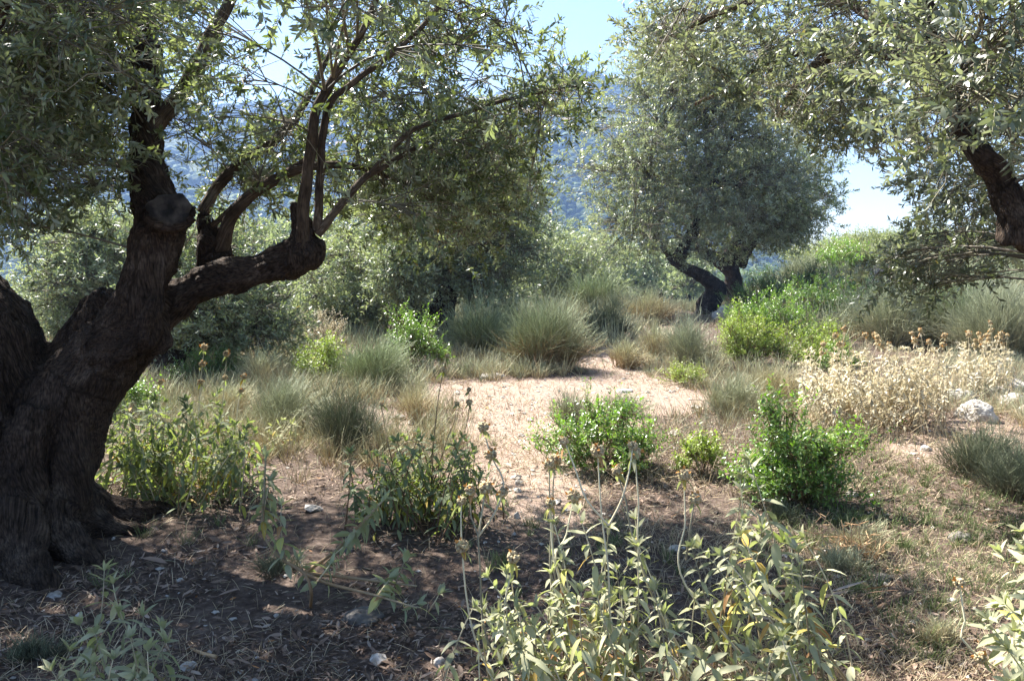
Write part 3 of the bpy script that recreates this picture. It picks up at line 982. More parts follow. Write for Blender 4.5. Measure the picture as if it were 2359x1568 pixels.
# ---------------- the olive whose crown hangs in from the right
tR = empty('olive_tree', ground_at(2580, 1330), 'silvery olive tree whose drooping crown and dark limb hang in from the right', 'olive tree')
R_ = strand
limbR = R_([(2600, 1000, 4.3, 95), (2560, 760, 4.25, 80), (2480, 630, 4.2, 58), (2400, 565, 4.15, 45), (2352, 528, 4.1, 38), (2328, 470, 4.1, 32), (2295, 400, 4.1, 26), (2248, 345, 4.1, 22), (2200, 260, 4.15, 24), (2160, 130, 4.2, 20), (2120, -50, 4.3, 17), (2080, -250, 4.4, 12)])
limbR2 = R_([(2600, 1000, 4.4, 80), (2640, 700, 4.5, 70), (2660, 400, 4.6, 55), (2620, 100, 4.7, 42), (2560, -200, 4.8, 30), (2400, -450, 4.9, 18)])
strR = [limbR, limbR2,
        R_([(2600, 1500, 4.3, 150), (2600, 1250, 4.3, 125), (2600, 1000, 4.3, 105)]),
        R_([(2335, 560, 4.08, 36), (2340, 500, 4.06, 36), (2325, 440, 4.08, 28)]),
        root_strand([(2560, 1310, 80, -0.2), (2480, 1330, 50, -0.02), (2420, 1345, 18, 0.04)]),
        root_strand([(2640, 1330, 80, -0.2), (2700, 1380, 50, -0.02), (2760, 1420, 18, 0.04)])]
trunk_mesh('trunk', strR, M['bark'], tR, voxel=0.015, lump=0.03, ridge=0.015)
thinR = [
    [(2245, 345, 4.1, 18), (2180, 210, 4.6, 15), (2090, 135, 5.2, 13), (1955, 122, 5.8, 12), (1870, 155, 6.2, 10), (1825, 205, 6.5, 8), (1790, 280, 6.8, 5)],
    [(2180, 200, 4.3, 14), (2050, 60, 5.0, 12), (1850, -20, 5.8, 10), (1650, 30, 6.4, 8), (1520, 100, 6.9, 5)],
    [(2120, -50, 4.3, 14), (1900, -160, 4.9, 12), (1650, -160, 5.6, 9), (1480, -60, 6.2, 6)],
    [(1955, 122, 5.8, 8), (1800, 130, 6.2, 7), (1680, 200, 6.6, 5), (1600, 240, 6.9, 4)],
    [(2620, 100, 4.7, 25), (2450, 60, 4.1, 18), (2300, 100, 3.6, 12), (2200, 180, 3.3, 8)],
    [(2660, 400, 4.6, 25), (2500, 350, 5.4, 16), (2350, 300, 6.2, 12), (2200, 320, 6.8, 8), (2080, 380, 7.2, 5)],
]
mbt = MB()
limbsR = [limbR, limbR2]
for l in thinR:
    p, r = R_(l)
    limbsR.append((p, r))
    pp, rr = resample(p, r, 0.05)
    s = np.concatenate([[0], np.cumsum(np.linalg.norm(np.diff(pp, axis=0), axis=1))])
    pp = pp + np.array([[mnoise.noise(Vector((a * 5, i * 9.1, 7))) * 0.015 for i in range(3)] for a in s])
    tubes(mbt, pp[None], rr[None], 10, bark=True)
mbt.build('limb', M['bark_thin'], tR, tR.location)
LOWR = np.array([(1330, 80), (1400, 100), (1450, 130), (1500, 160), (1580, 195), (1680, 230), (1800, 280), (1880, 340), (1930, 390), (1970, 380), (2030, 440), (2080, 520), (2110, 560), (2140, 650), (2250, 640), (2358, 600), (2450, 660), (2700, 740)])


def keepR(P):
    xd, yd, fw = project(P)
    vis = (yd > -80) & (xd < 2430)
    low = np.interp(xd, LOWR[:, 0], LOWR[:, 1])
    ok = (yd < low) & (xd > 1345)
    hang = (xd > 1985) & (xd < 2160) & (yd > 560) & (yd < 680)
    gap = (np.hypot((xd - 1970) / 125, (yd - 470) / 125) < 1) | ((np.hypot((xd - 1330) / 150, (yd - 10) / 120) < 1) & (rng.random(len(xd)) < 0.75))
    top = (xd < 1500) & (yd < 60 - (xd - 1345) * 0.3)
    blocked = (fw < 3.9) & (xd > 2180) & (yd > 330)          # keep the dark limb in view
    return overhead(P, MUST) & ((~vis & overhead(P)) | (vis & (ok | hang) & ~gap & ~top & ~blocked)) & (fw > 2.4)


cR = volume_points(330, (3.7, 5.6, 3.5), (3.2, 3.0, 2.1), 0.4)
cR = np.concatenate([cR, np.array([at(x, y, Y) for x, y, Y in [
    (2300, 130, 3.1), (2250, 220, 3.1), (2330, 250, 3.0), (2200, 300, 3.2), (2330, 330, 3.1), (2160, 370, 3.4), (2280, 20, 3.1), (2200, 90, 3.3), (2340, 60, 2.9), (2120, 240, 3.6), (2060, 100, 4.0),
    (1400, 110, 6.6), (1450, 150, 6.6), (1500, 190, 6.6), (1540, 240, 6.7), (1600, 270, 6.7), (1660, 300, 6.7), (1720, 320, 6.7), (1780, 350, 6.7), (1840, 380, 6.6), (1890, 410, 6.5), (1420, 60, 6.5), (1500, 80, 6.5), (1580, 130, 6.5), (1650, 170, 6.5), (1720, 220, 6.5), (1800, 260, 6.5), (1860, 310, 6.4), (1920, 340, 6.4), (1960, 300, 6.3), (1560, 30, 6.3), (1660, 60, 6.2), (1760, 100, 6.1), (1850, 60, 5.9), (1940, 30, 5.6), (1950, 200, 6.0), (1990, 270, 6.0), (2040, 330, 6.0), (2060, 420, 5.6), (2100, 470, 5.4), (2130, 540, 5.2), (2180, 600, 5.0), (2230, 640, 5.0), (2100, 620, 5.2), (2040, 600, 5.3), (2150, 660, 5.0), (2290, 650, 5.0), (2340, 620, 5.0), (2200, 520, 5.6), (2240, 560, 5.6), (2160, 450, 6.0), (2220, 420, 6.2), (2100, 350, 6.4), (2270, 480, 6.0)]])])
cR = cR[keepR(cR)]
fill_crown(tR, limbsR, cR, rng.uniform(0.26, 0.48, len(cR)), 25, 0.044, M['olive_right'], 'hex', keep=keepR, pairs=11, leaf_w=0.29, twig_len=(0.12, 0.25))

# ---------------- olives further back
def back_tree(base, label, trunk_strands, blobs, nclump, ntwig, leaf_len, mat, group='olive trees further back in the grove', clump_r=(0.45, 0.8), voxel=0.03, twig_len=(0.25, 0.5), pairs=7):
    """trunk strands and crown blobs in sheet units with depths: blobs (xd, yd, Y, rx_d, rz_d, ry_m)"""
    t = empty('olive_tree', base, label, 'olive tree', group)
    st = [strand(s) for s in trunk_strands]
    trunk_mesh('trunk', st, M['bark_far'], t, voxel=voxel, lump=0.05, ridge=0.02)
    cs = []
    vol = [b[3] * b[4] for b in blobs]
    tot = sum(vol)
    limbs = list(st)
    top = max(st, key=lambda s: s[0][-1][2])
    for b, w in zip(blobs, vol):
        c = at(b[0], b[1], b[2])
        r = (msize(b[3], b[2]), b[5], msize(b[4], b[2]))
        cs.append(volume_points(max(4, int(nclump * w / tot)), c, r, 0.75))
        # a limb to the middle of each blob
        s0 = min(st, key=lambda s: np.linalg.norm(s[0][-1] - c))
        e = s0[0][-1]
        limbs.append((np.array([e, (e + c) / 2 + np.array([0.1, 0, 0.15]), c]), np.array([s0[1][-1] * 0.8, s0[1][-1] * 0.5, 0.02])))
    mb = MB()
    for p, r in limbs[len(st):]:
        pp, rr = resample(p, r, 0.15)
        tubes(mb, pp[None], rr[None], 7)
    mb.build('limb', M['bark_far'], t, t.location)
    cs = np.concatenate(cs)
    hz = H(cs[:, 0], cs[:, 1])
    cs = cs[cs[:, 2] > hz + 0.35]
    fill_crown(t, limbs, cs, rng.uniform(*clump_r, len(cs)), ntwig, leaf_len, mat, 'far', leaf_w=0.34, twig_len=twig_len, pairs=pairs, twig_r=0.004, reach=9, keep=lambda q: q[:, 2] > H(q[:, 0], q[:, 1]) + 0.15)
    return t


# tree in the middle right with the crooked trunk
back_tree(ground_at(1640, 722), 'rounded olive with an S-bent trunk standing right of the sandy clearing',
          [[(1628, 745, 24, 33), (1630, 705, 24, 27), (1648, 668, 24, 22), (1620, 638, 24, 16), (1580, 618, 24, 13), (1554, 604, 24, 11), (1548, 600, 24, 9)],
           [(1560, 610, 24, 15), (1572, 585, 24, 14), (1590, 550, 24, 13), (1610, 500, 24, 11), (1640, 420, 24, 9)],
           [(1655, 685, 24, 16), (1662, 664, 24, 14), (1656, 650, 24, 9)]],
          [(1500, 420, 24, 170, 130, 3.0), (1610, 330, 24.5, 190, 170, 3.4), (1520, 290, 24, 150, 130, 2.8), (1700, 430, 24.5, 150, 130, 3.0), (1460, 530, 23.5, 120, 65, 2.2), (1590, 520, 24, 120, 60, 2.4), (1600, 200, 24.5, 170, 110, 3.0), (1700, 270, 25, 150, 110, 3.0), (1580, 130, 25, 150, 90, 2.8)],
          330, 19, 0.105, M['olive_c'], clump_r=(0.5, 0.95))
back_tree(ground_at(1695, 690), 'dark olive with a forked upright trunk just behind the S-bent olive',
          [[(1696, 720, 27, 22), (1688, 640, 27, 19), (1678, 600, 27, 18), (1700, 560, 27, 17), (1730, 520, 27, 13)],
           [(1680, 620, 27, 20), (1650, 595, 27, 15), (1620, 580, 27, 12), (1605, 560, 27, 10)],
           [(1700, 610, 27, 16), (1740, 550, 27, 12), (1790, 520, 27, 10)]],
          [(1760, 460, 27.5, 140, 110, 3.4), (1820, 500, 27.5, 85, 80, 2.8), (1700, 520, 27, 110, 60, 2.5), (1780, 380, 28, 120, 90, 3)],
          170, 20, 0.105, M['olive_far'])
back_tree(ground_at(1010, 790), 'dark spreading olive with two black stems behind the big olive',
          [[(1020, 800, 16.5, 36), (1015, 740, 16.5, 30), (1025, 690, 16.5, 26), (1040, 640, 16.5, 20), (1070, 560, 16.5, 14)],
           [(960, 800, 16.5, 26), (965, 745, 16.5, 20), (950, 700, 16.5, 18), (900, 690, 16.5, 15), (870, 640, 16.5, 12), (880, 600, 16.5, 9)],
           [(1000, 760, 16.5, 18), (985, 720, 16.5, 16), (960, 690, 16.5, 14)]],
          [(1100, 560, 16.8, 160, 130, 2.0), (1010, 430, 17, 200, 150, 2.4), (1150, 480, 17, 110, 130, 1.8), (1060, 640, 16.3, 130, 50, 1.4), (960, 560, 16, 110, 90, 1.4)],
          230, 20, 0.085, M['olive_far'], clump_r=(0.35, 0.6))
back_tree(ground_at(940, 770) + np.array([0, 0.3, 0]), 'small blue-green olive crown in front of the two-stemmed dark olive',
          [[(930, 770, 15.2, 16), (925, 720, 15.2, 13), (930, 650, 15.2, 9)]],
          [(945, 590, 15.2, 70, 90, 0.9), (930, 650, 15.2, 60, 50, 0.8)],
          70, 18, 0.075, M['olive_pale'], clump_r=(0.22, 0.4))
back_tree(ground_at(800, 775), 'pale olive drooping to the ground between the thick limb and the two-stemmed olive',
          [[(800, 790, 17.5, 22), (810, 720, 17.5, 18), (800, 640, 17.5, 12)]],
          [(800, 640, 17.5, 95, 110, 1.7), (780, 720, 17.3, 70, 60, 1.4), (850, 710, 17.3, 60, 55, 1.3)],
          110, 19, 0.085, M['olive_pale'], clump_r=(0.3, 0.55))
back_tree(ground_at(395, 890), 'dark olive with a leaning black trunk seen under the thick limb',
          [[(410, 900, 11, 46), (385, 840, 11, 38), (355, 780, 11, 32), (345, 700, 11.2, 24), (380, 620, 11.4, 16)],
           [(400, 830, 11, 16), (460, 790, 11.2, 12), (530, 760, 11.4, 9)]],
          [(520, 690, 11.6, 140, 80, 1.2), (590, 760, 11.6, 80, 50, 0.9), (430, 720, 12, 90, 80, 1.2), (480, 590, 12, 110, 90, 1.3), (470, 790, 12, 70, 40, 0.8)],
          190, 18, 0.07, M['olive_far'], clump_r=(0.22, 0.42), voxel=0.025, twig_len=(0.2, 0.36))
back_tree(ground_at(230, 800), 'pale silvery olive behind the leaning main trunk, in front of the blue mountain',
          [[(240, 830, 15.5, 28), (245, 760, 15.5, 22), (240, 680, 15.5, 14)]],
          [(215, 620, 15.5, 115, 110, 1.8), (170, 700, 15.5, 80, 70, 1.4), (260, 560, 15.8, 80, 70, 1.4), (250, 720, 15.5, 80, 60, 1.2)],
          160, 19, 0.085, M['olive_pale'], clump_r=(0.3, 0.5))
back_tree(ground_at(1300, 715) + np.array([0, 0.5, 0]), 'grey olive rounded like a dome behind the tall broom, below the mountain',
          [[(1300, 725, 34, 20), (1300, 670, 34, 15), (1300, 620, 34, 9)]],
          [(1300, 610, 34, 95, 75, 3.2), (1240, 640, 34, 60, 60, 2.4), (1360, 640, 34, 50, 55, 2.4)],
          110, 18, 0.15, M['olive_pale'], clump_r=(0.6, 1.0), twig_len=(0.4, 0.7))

# ---------------- far olives and cypresses of the valley (copies of shared meshes)
def proto_far_olive(seed):
    t = empty('olive_tree', (0, 0, 0), '', 'olive tree')
    p = [(np.array([[0, 0, -0.5], [0.1, 0, 0.8], [0.0, 0.1, 1.8]]), np.array([0.35, 0.28, 0.2]))]
    trunk_mesh('trunk', p, M['bark_far'], t, voxel=0.08, lump=0.05, ridge=0.02)
    c = np.concatenate([volume_points(34, (0, 0, 3.0), (2.4, 2.4, 1.7), 0.8), volume_points(12, (rng.uniform(-1, 1), 0, 3.8), (1.5, 1.5, 1.2), 0.8)])
    fill_crown(t, p, c, rng.uniform(0.6, 1.0, len(c)), 14, 0.24, M['olive_pale'], 'far', leaf_w=0.4, twig_len=(0.4, 0.7), pairs=5, twig_r=0.008, reach=9)
    return t


def copy_tree(o):
    c = o.copy()
    COL.objects.link(c)
    for ch in o.children:
        d = ch.copy()
        COL.objects.link(d)
        d.parent = c
    return c


protos = [proto_far_olive(i) for i in range(3)]
far_spots = []
used = [False] * 3
FAR_LABEL = 'small pale olive crown in the distant valley grove below the mountain'


def put_far(x, y, s, label, group, i):
    o = protos[i] if not used[i] else copy_tree(protos[i])
    used[i] = True
    o.location = g3(x, y, -0.2)
    o.rotation_euler = (0, 0, rng.uniform(0, 6.28))
    o.scale = (s, s, s * rng.uniform(0.85, 1.1))
    o['label'] = label
    o['group'] = group
    return o


k = 0
for xd, Y, s in [(1400, 55, 1.0), (1440, 70, 1.0), (1480, 62, 0.9), (1520, 75, 1.1), (1555, 66, 1.0), (1590, 58, 0.8), (1420, 90, 1.2), (1465, 100, 1.2), (1505, 95, 1.1), (1545, 110, 1.3), (1580, 98, 1.2), (1385, 115, 1.4), (1440, 130, 1.5), (1495, 140, 1.5), (1540, 150, 1.6), (1600, 135, 1.5), (1350, 90, 1.2)]:
    a, _ = ray(xd, 600)
    put_far(a * Y, Y, s, FAR_LABEL, 'olive trees of the valley grove', k % 3)
    k += 1
for xd, Y, s in [(20, 44, 1.0), (95, 50, 1.1), (60, 58, 1.2), (-40, 52, 1.1), (130, 62, 1.2), (10, 72, 1.3), (690, 45, 1.1), (640, 60, 1.2), (720, 70, 1.3), (560, 50, 1.1), (1190, 60, 1.2)]:
    a, _ = ray(xd, 600)
    put_far(a * Y, Y, s, 'pale olive crown low on the slope beyond the nearer olives', 'olive trees on the lower slope', k % 3)
    k += 1


def cypress(x, y, h, label):
    t = empty('cypress_tree', g3(x, y), label, 'cypress', 'cypresses of the valley')
    mb = MB()
    tubes(mb, np.array([[[0, 0, -0.3], [0, 0, h * 0.5], [0, 0, h * 0.9]]]) + np.array(t.location), np.array([[0.18, 0.1, 0.03]]), 6)
    mb.build('trunk', M['bark_far'], t, t.location)
    n = 2600
    z = rng.random(n) ** 0.9
    w = h * 0.11 * np.sin(np.clip(z * 0.93 + 0.07, 0, 1) * math.pi) ** 0.6 * (0.6 + 0.4 * rng.random(n))
    a = rng.uniform(0, 6.28, n)
    P = np.column_stack([np.cos(a) * w, np.sin(a) * w, 0.3 + z * h * 0.97]) + np.array(t.location)
    D = unit(np.column_stack([np.cos(a) * 0.5, np.sin(a) * 0.5, np.ones(n)]) + rng.normal(0, 0.2, (n, 3)))
    lb = MB()
    leaves(lb, P, D, np.column_stack([np.cos(a), np.sin(a), np.zeros(n)]), rng.uniform(0.3, 0.6, n), 0.14, rng.random((n, 2)), 'far')
    lb.build('crown', M['lentisk_dark'], t, t.location)


for (xd, Y, h), lb in zip([(1471, 120, 7.0), (1386, 130, 9.0), (1535, 125, 6.5), (1512, 150, 8)],
                          ['slim dark cypress standing alone in front of the valley olives', 'tallest dark cypress beside the dome-shaped grey olive', 'short dark cypress close to the S-bent olive trunk', 'small cypress between the lone cypress and the S-bent olive']):
    a, _ = ray(xd, 600)
    cypress(a * Y, Y, h, lb)

# ---------------- mountain woodland: one far mass
def hillside_woods():
    t = (1 + 5 ** 0.5) / 2
    v = unit(np.array([(-1, t, 0), (1, t, 0), (-1, -t, 0), (1, -t, 0), (0, -1, t), (0, 1, t), (0, -1, -t), (0, 1, -t), (t, 0, -1), (t, 0, 1), (-t, 0, -1), (-t, 0, 1)], float))
    f = [(0, 11, 5), (0, 5, 1), (0, 1, 7), (0, 7, 10), (0, 10, 11), (1, 5, 9), (5, 11, 4), (11, 10, 2), (10, 7, 6), (7, 1, 8), (3, 9, 4), (3, 4, 2), (3, 2, 6), (3, 6, 8), (3, 8, 9), (4, 9, 5), (2, 4, 11), (6, 2, 10), (8, 6, 7), (9, 8, 1)]
    vs = [tuple(x) for x in v]
    fs, cache = [], {}

    def midp(a, b):
        key = (min(a, b), max(a, b))
        if key not in cache:
            m = unit(np.array(vs[a]) + np.array(vs[b]))
            cache[key] = len(vs)
            vs.append(tuple(m))
        return cache[key]
    for a, b, c in f:
        x, y, z = midp(a, b), midp(b, c), midp(c, a)
        fs += [(a, x, z), (b, y, x), (c, z, y), (x, y, z)]
    V0, F0 = np.array(vs), np.array(fs)
    n = 11000
    q = rng.uniform(-0.72, 0.34, n)
    y = 260 + 900 * rng.random(n) ** 0.8
    x = q * y
    dens = wav(x, y, 0.013, 6)
    k = dens > -0.75 + 0.3 * rng.random(n)
    x, y = x[k], y[k]
    n = len(x)
    z = H(x, y)
    s = rng.uniform(2.4, 5.2, n)
    V = V0[None] * s[:, None, None] * np.array([1, 1, 0.8]) * (1 + 0.22 * rng.normal(size=(n, len(V0), 1)))
    V = V + np.column_stack([x, y, z + s * 0.35])[:, None]
    F = (F0[None] + (np.arange(n) * len(V0))[:, None, None]).reshape(-1, 3)
    var = np.repeat(np.column_stack([np.clip(rng.random(n) * 0.7 + 0.3 * wav(x, y, 0.03, 7), 0, 1), rng.random(n), np.ones(n)]), len(V0), 0)
    mb = MB()
    mb.add(V.reshape(-1, 3), None, F, var)
    o = mb.build('hillside_woods', M['woods'], smooth=True)
    tag(o, 'scrubby woodland covering the hazy blue mountainside', 'woodland', kind='stuff')


M['woods'] = leaf_mat('mountain_scrub', [(0, (0.035, 0.055, 0.022)), (0.6, (0.07, 0.095, 0.04)), (1, (0.12, 0.14, 0.06))], trans=0, rough=0.9, spec=0.1)
hillside_woods()

# ------------------------------------------------------------------ shrubs
def broom(base, w, h, n, mat, label, name='broom_bush', cat='broom', lean=(0, 0), thick=0.0022, side=3, spread=1.0, group=None):
    base = np.asarray(base, float)
    mb = MB()
    nt_ = int(np.clip(n / 28, 4, 46))
    ta = rng.uniform(0, 6.28, nt_)
    tr = rng.random(nt_) ** 0.55
    tp = np.column_stack([np.cos(ta) * tr * w * 0.26, np.sin(ta) * tr * w * 0.26])
    thh = (1.05 - 0.5 * tr ** 2) * rng.uniform(0.65, 1.12, nt_)
    ww = min(w, 1.3 * h) * 0.5
    tl = np.column_stack([np.cos(ta) * tr, np.sin(ta) * tr]) * 0.30 * spread + rng.normal(0, 0.17, (nt_, 2)) + np.array(lean)
    ti = rng.integers(0, nt_, n)
    a = rng.uniform(0, 6.28, n)
    rr = rng.random(n) ** 0.6
    p0 = base + np.column_stack([tp[ti] + np.column_stack([np.cos(a), np.sin(a)]) * (rr * w * 0.07)[:, None], np.zeros(n)])
    p0[:, 2] = H(p0[:, 0], p0[:, 1]) - 0.02
    L = h * thh[ti] * rng.uniform(0.45, 1.08, n)
    dirn = tl[ti] + np.column_stack([np.cos(a), np.sin(a)]) * (rr * 0.40)[:, None]
    tip = p0 + np.column_stack([dirn * ww, L]) + rng.normal(0, 0.12, (n, 3)) * ww
    arch = rng.uniform(0.0, 0.28, n)
    mid = p0 + (tip - p0) * 0.5 + np.column_stack([-dirn * (ww * 0.12), L * arch]) + rng.normal(0, 0.10, (n, 3)) * ww
    tip[:, 2] = np.maximum(tip[:, 2] - arch * L * 0.5, H(tip[:, 0], tip[:, 1]) + 0.02)
    k = 5
    S = bez(p0, mid, tip, k)
    rv = rng.random((n, 2))
    z = np.linspace(0, 1, k)
    var = np.stack([np.repeat(rv[:, :1], k, 1), np.repeat(rv[:, 1:], k, 1), np.clip((S[:, :, 2] - base[2]) / max(h, 0.05), 0, 1)], -1)
    R = thick * (1.3 - 0.9 * z)[None] * rng.uniform(0.7, 1.3, n)[:, None]
    tubes(mb, S, R, 3, var)
    # side shoots
    m = n * side
    i = np.repeat(np.arange(n), side)
    kk = rng.integers(1, k - 1, m)
    fr = rng.random(m)[:, None]
    s0 = S[i, kk] * (1 - fr) + S[i, kk + 1] * fr
    dr = unit(unit(S[i, kk + 1] - S[i, kk]) + rdir(m) * 0.75)
    ln = h * rng.uniform(0.15, 0.42, m)
    e = s0 + dr * ln[:, None] + np.column_stack([np.zeros((m, 2)), ln * 0.12])
    SS = bez(s0, s0 + dr * (ln * 0.5)[:, None] + rng.normal(0, 0.015, (m, 3)) * h, e, 3)
    vz = np.clip((SS[:, :, 2] - base[2]) / max(h, 0.05), 0, 1)
    var = np.stack([np.repeat(rv[i, :1], 3, 1), np.repeat(rng.random((m, 1)), 3, 1), vz], -1)
    tubes(mb, SS, np.tile(np.array([[0.75, 0.6, 0.3]]) * thick, (m, 1)), 3, var)
    o = mb.build(name, mat, None, base)
    tag(o, label, cat, group)
    return o


def leafy(base, w, h, d, nclump, ntwig, leaf_len, mat, label, name='mastic_shrub', cat='shrub', stem=None, kind='mid', leaf_w=0.45, npl=9, group=None, low=0.12, twl=(0.10, 0.2)):
    """dome of leafy shoots on woody stems: stem + foliage"""
    base = np.asarray(base, float)
    t = empty(name, base, label, cat, group)
    st, lf = MB(), MB()
    c = volume_points(nclump, (0, 0, 0), (1, 1, 1), 0.75)
    c[:, 2] = np.abs(c[:, 2])
    bump = 1 + 0.6 * np.array([mnoise.noise(Vector(p * 2.2 + base)) for p in c])
    c = c * bump[:, None] * np.array([w / 2, d / 2, h * 0.9])
    c[:, 2] += low * h
    C = c + base
    C[:, 2] = np.maximum(C[:, 2], H(C[:, 0], C[:, 1]) + 0.04)
    n = len(C)
    r0 = base + np.column_stack([rng.normal(0, w * 0.07, n), rng.normal(0, d * 0.07, n), np.zeros(n)])
    r0[:, 2] = H(r0[:, 0], r0[:, 1]) - 0.02
    BP = bez(r0, (r0 + C) / 2 + np.column_stack([np.zeros((n, 2)), np.full(n, h * 0.12)]) + rng.normal(0, 0.04 * h, (n, 3)), C, 5)
    tubes(st, BP, np.tile(np.array([[1, 0.85, 0.7, 0.5, 0.35]]) * 0.007 * max(h, 0.35), (n, 1)), 4, np.column_stack([rng.random((n, 2)), np.full(n, 0.5)]))
    ci = np.repeat(np.arange(n), ntwig)
    m = len(ci)
    cr = 0.16 * (w + h) / 2 * rng.uniform(0.6, 1.3, n)
    q = BP[ci, rng.integers(3, 5, m)] + rdir(m) * (rng.random(m) ** 0.6 * cr[ci])[:, None]
    q[:, 2] = np.maximum(q[:, 2], H(q[:, 0], q[:, 1]) + 0.02)
    td = unit(unit(c[ci]) * 0.7 + rdir(m) * 0.8 + np.array([0, 0, 0.5]))
    tl = rng.uniform(*twl, m)
    e = q + td * tl[:, None]
    tubes(st, bez(C[ci], (C[ci] + q) / 2, q, 3), np.tile(np.array([[0.0022, 0.0018, 0.0014]]), (m, 1)), 3, np.column_stack([rng.random((m, 2)), np.full(m, 0.6)]))
    tubes(st, bez(q, (q + e) / 2, e, 3), np.tile(np.array([[0.0014, 0.0011, 0.0006]]), (m, 1)), 3, np.column_stack([rng.random((m, 2)), np.full(m, 1.0)]))
    tt = (np.arange(npl) + 0.7) / npl
    P = (q[:, None] * (1 - tt)[None, :, None] + e[:, None] * tt[None, :, None]).reshape(-1, 3)
    tan = np.repeat(td, npl, 0)
    sd = unit(np.cross(tan, rdir(len(P))))
    D = unit(sd + tan * rng.uniform(0.2, 0.9, (len(P), 1)) + np.array([0, 0, 0.1]))
    Nn = unit(np.array([0, 0, 1.0]) + tan * 0.4 + rng.normal(0, 0.45, (len(P), 3)))
    cnt = len(P)
    Ln = leaf_len * rng.uniform(0.6, 1.25, cnt)
    tone = np.clip((rng.random(n)[ci][np.repeat(np.arange(m), npl)] - 0.5) * 0.35 + rng.beta(2, 2, cnt) * 0.75 + np.repeat(np.tile(tt, m), 1) * 0.22, 0, 1)
    leaves(lf, P, D, Nn, Ln, Ln * leaf_w, np.column_stack([tone, np.repeat(rng.random(m), npl) * 0.5 + 0.5 * rng.random(cnt)]), kind, fold=0.2, droop=rng.uniform(0, 0.3, cnt))
    nb = max(6, n // 4)
    b = rng.integers(0, n, nb)
    dd = unit(c[b] + rdir(nb) * 0.5 * np.linalg.norm(c[b], axis=1)[:, None] + np.array([0, 0, 0.3 * h]))
    e2 = C[b] + dd * (h * rng.uniform(0.12, 0.35, nb))[:, None]
    tubes(st, bez(C[b], (C[b] + e2) / 2 + rng.normal(0, 0.02 * h, (nb, 3)), e2, 4), np.tile(np.array([[1, 0.8, 0.6, 0.3]]) * 0.0028, (nb, 1)), 3, np.column_stack([rng.random((nb, 2)), np.full(nb, 1.0)]))
    st.build('stem', stem or M['brown_stem'], t, base)
    lf.build('foliage', mat, t, base)
    return t


def flower_head(P, axis, r, parent, mat='head', flat=0.75):
    """dried whorl: a ball of calyx tubes round the stem, a few withered petals"""
    mb = MB()
    axis = unit(np.asarray(axis, float))
    n = 70
    d = rdir(n)
    d = unit(d - axis * (d @ axis)[:, None] * (1 - flat))
    c = np.asarray(P, float)
    p0 = c + d * r * 0.25
    p1 = c + d * r * rng.uniform(0.8, 1.0, n)[:, None]
    tubes(mb, bez(p0, (p0 + p1) / 2 + axis * r * 0.1, p1 + axis * r * 0.12, 4), np.tile(np.array([[0.12, 0.2, 0.24, 0.15]]) * r, (n, 1)), 5, np.column_stack([rng.beta(2, 2, n) * 0.8, rng.random(n), np.ones(n)]), caps=True)
    k = 4
    e = rdir(k)
    e = unit(e + axis * 0.8)
    leaves(mb, c + e * r * 0.85, unit(e + rdir(k) * 0.5), rdir(k), r * 0.6, r * 0.45, np.column_stack([np.full(k, 1.0), rng.random(k)]), 'mid', fold=0.5, droop=0.5)
    mb.build('flower_head', M[mat], parent, parent.location)


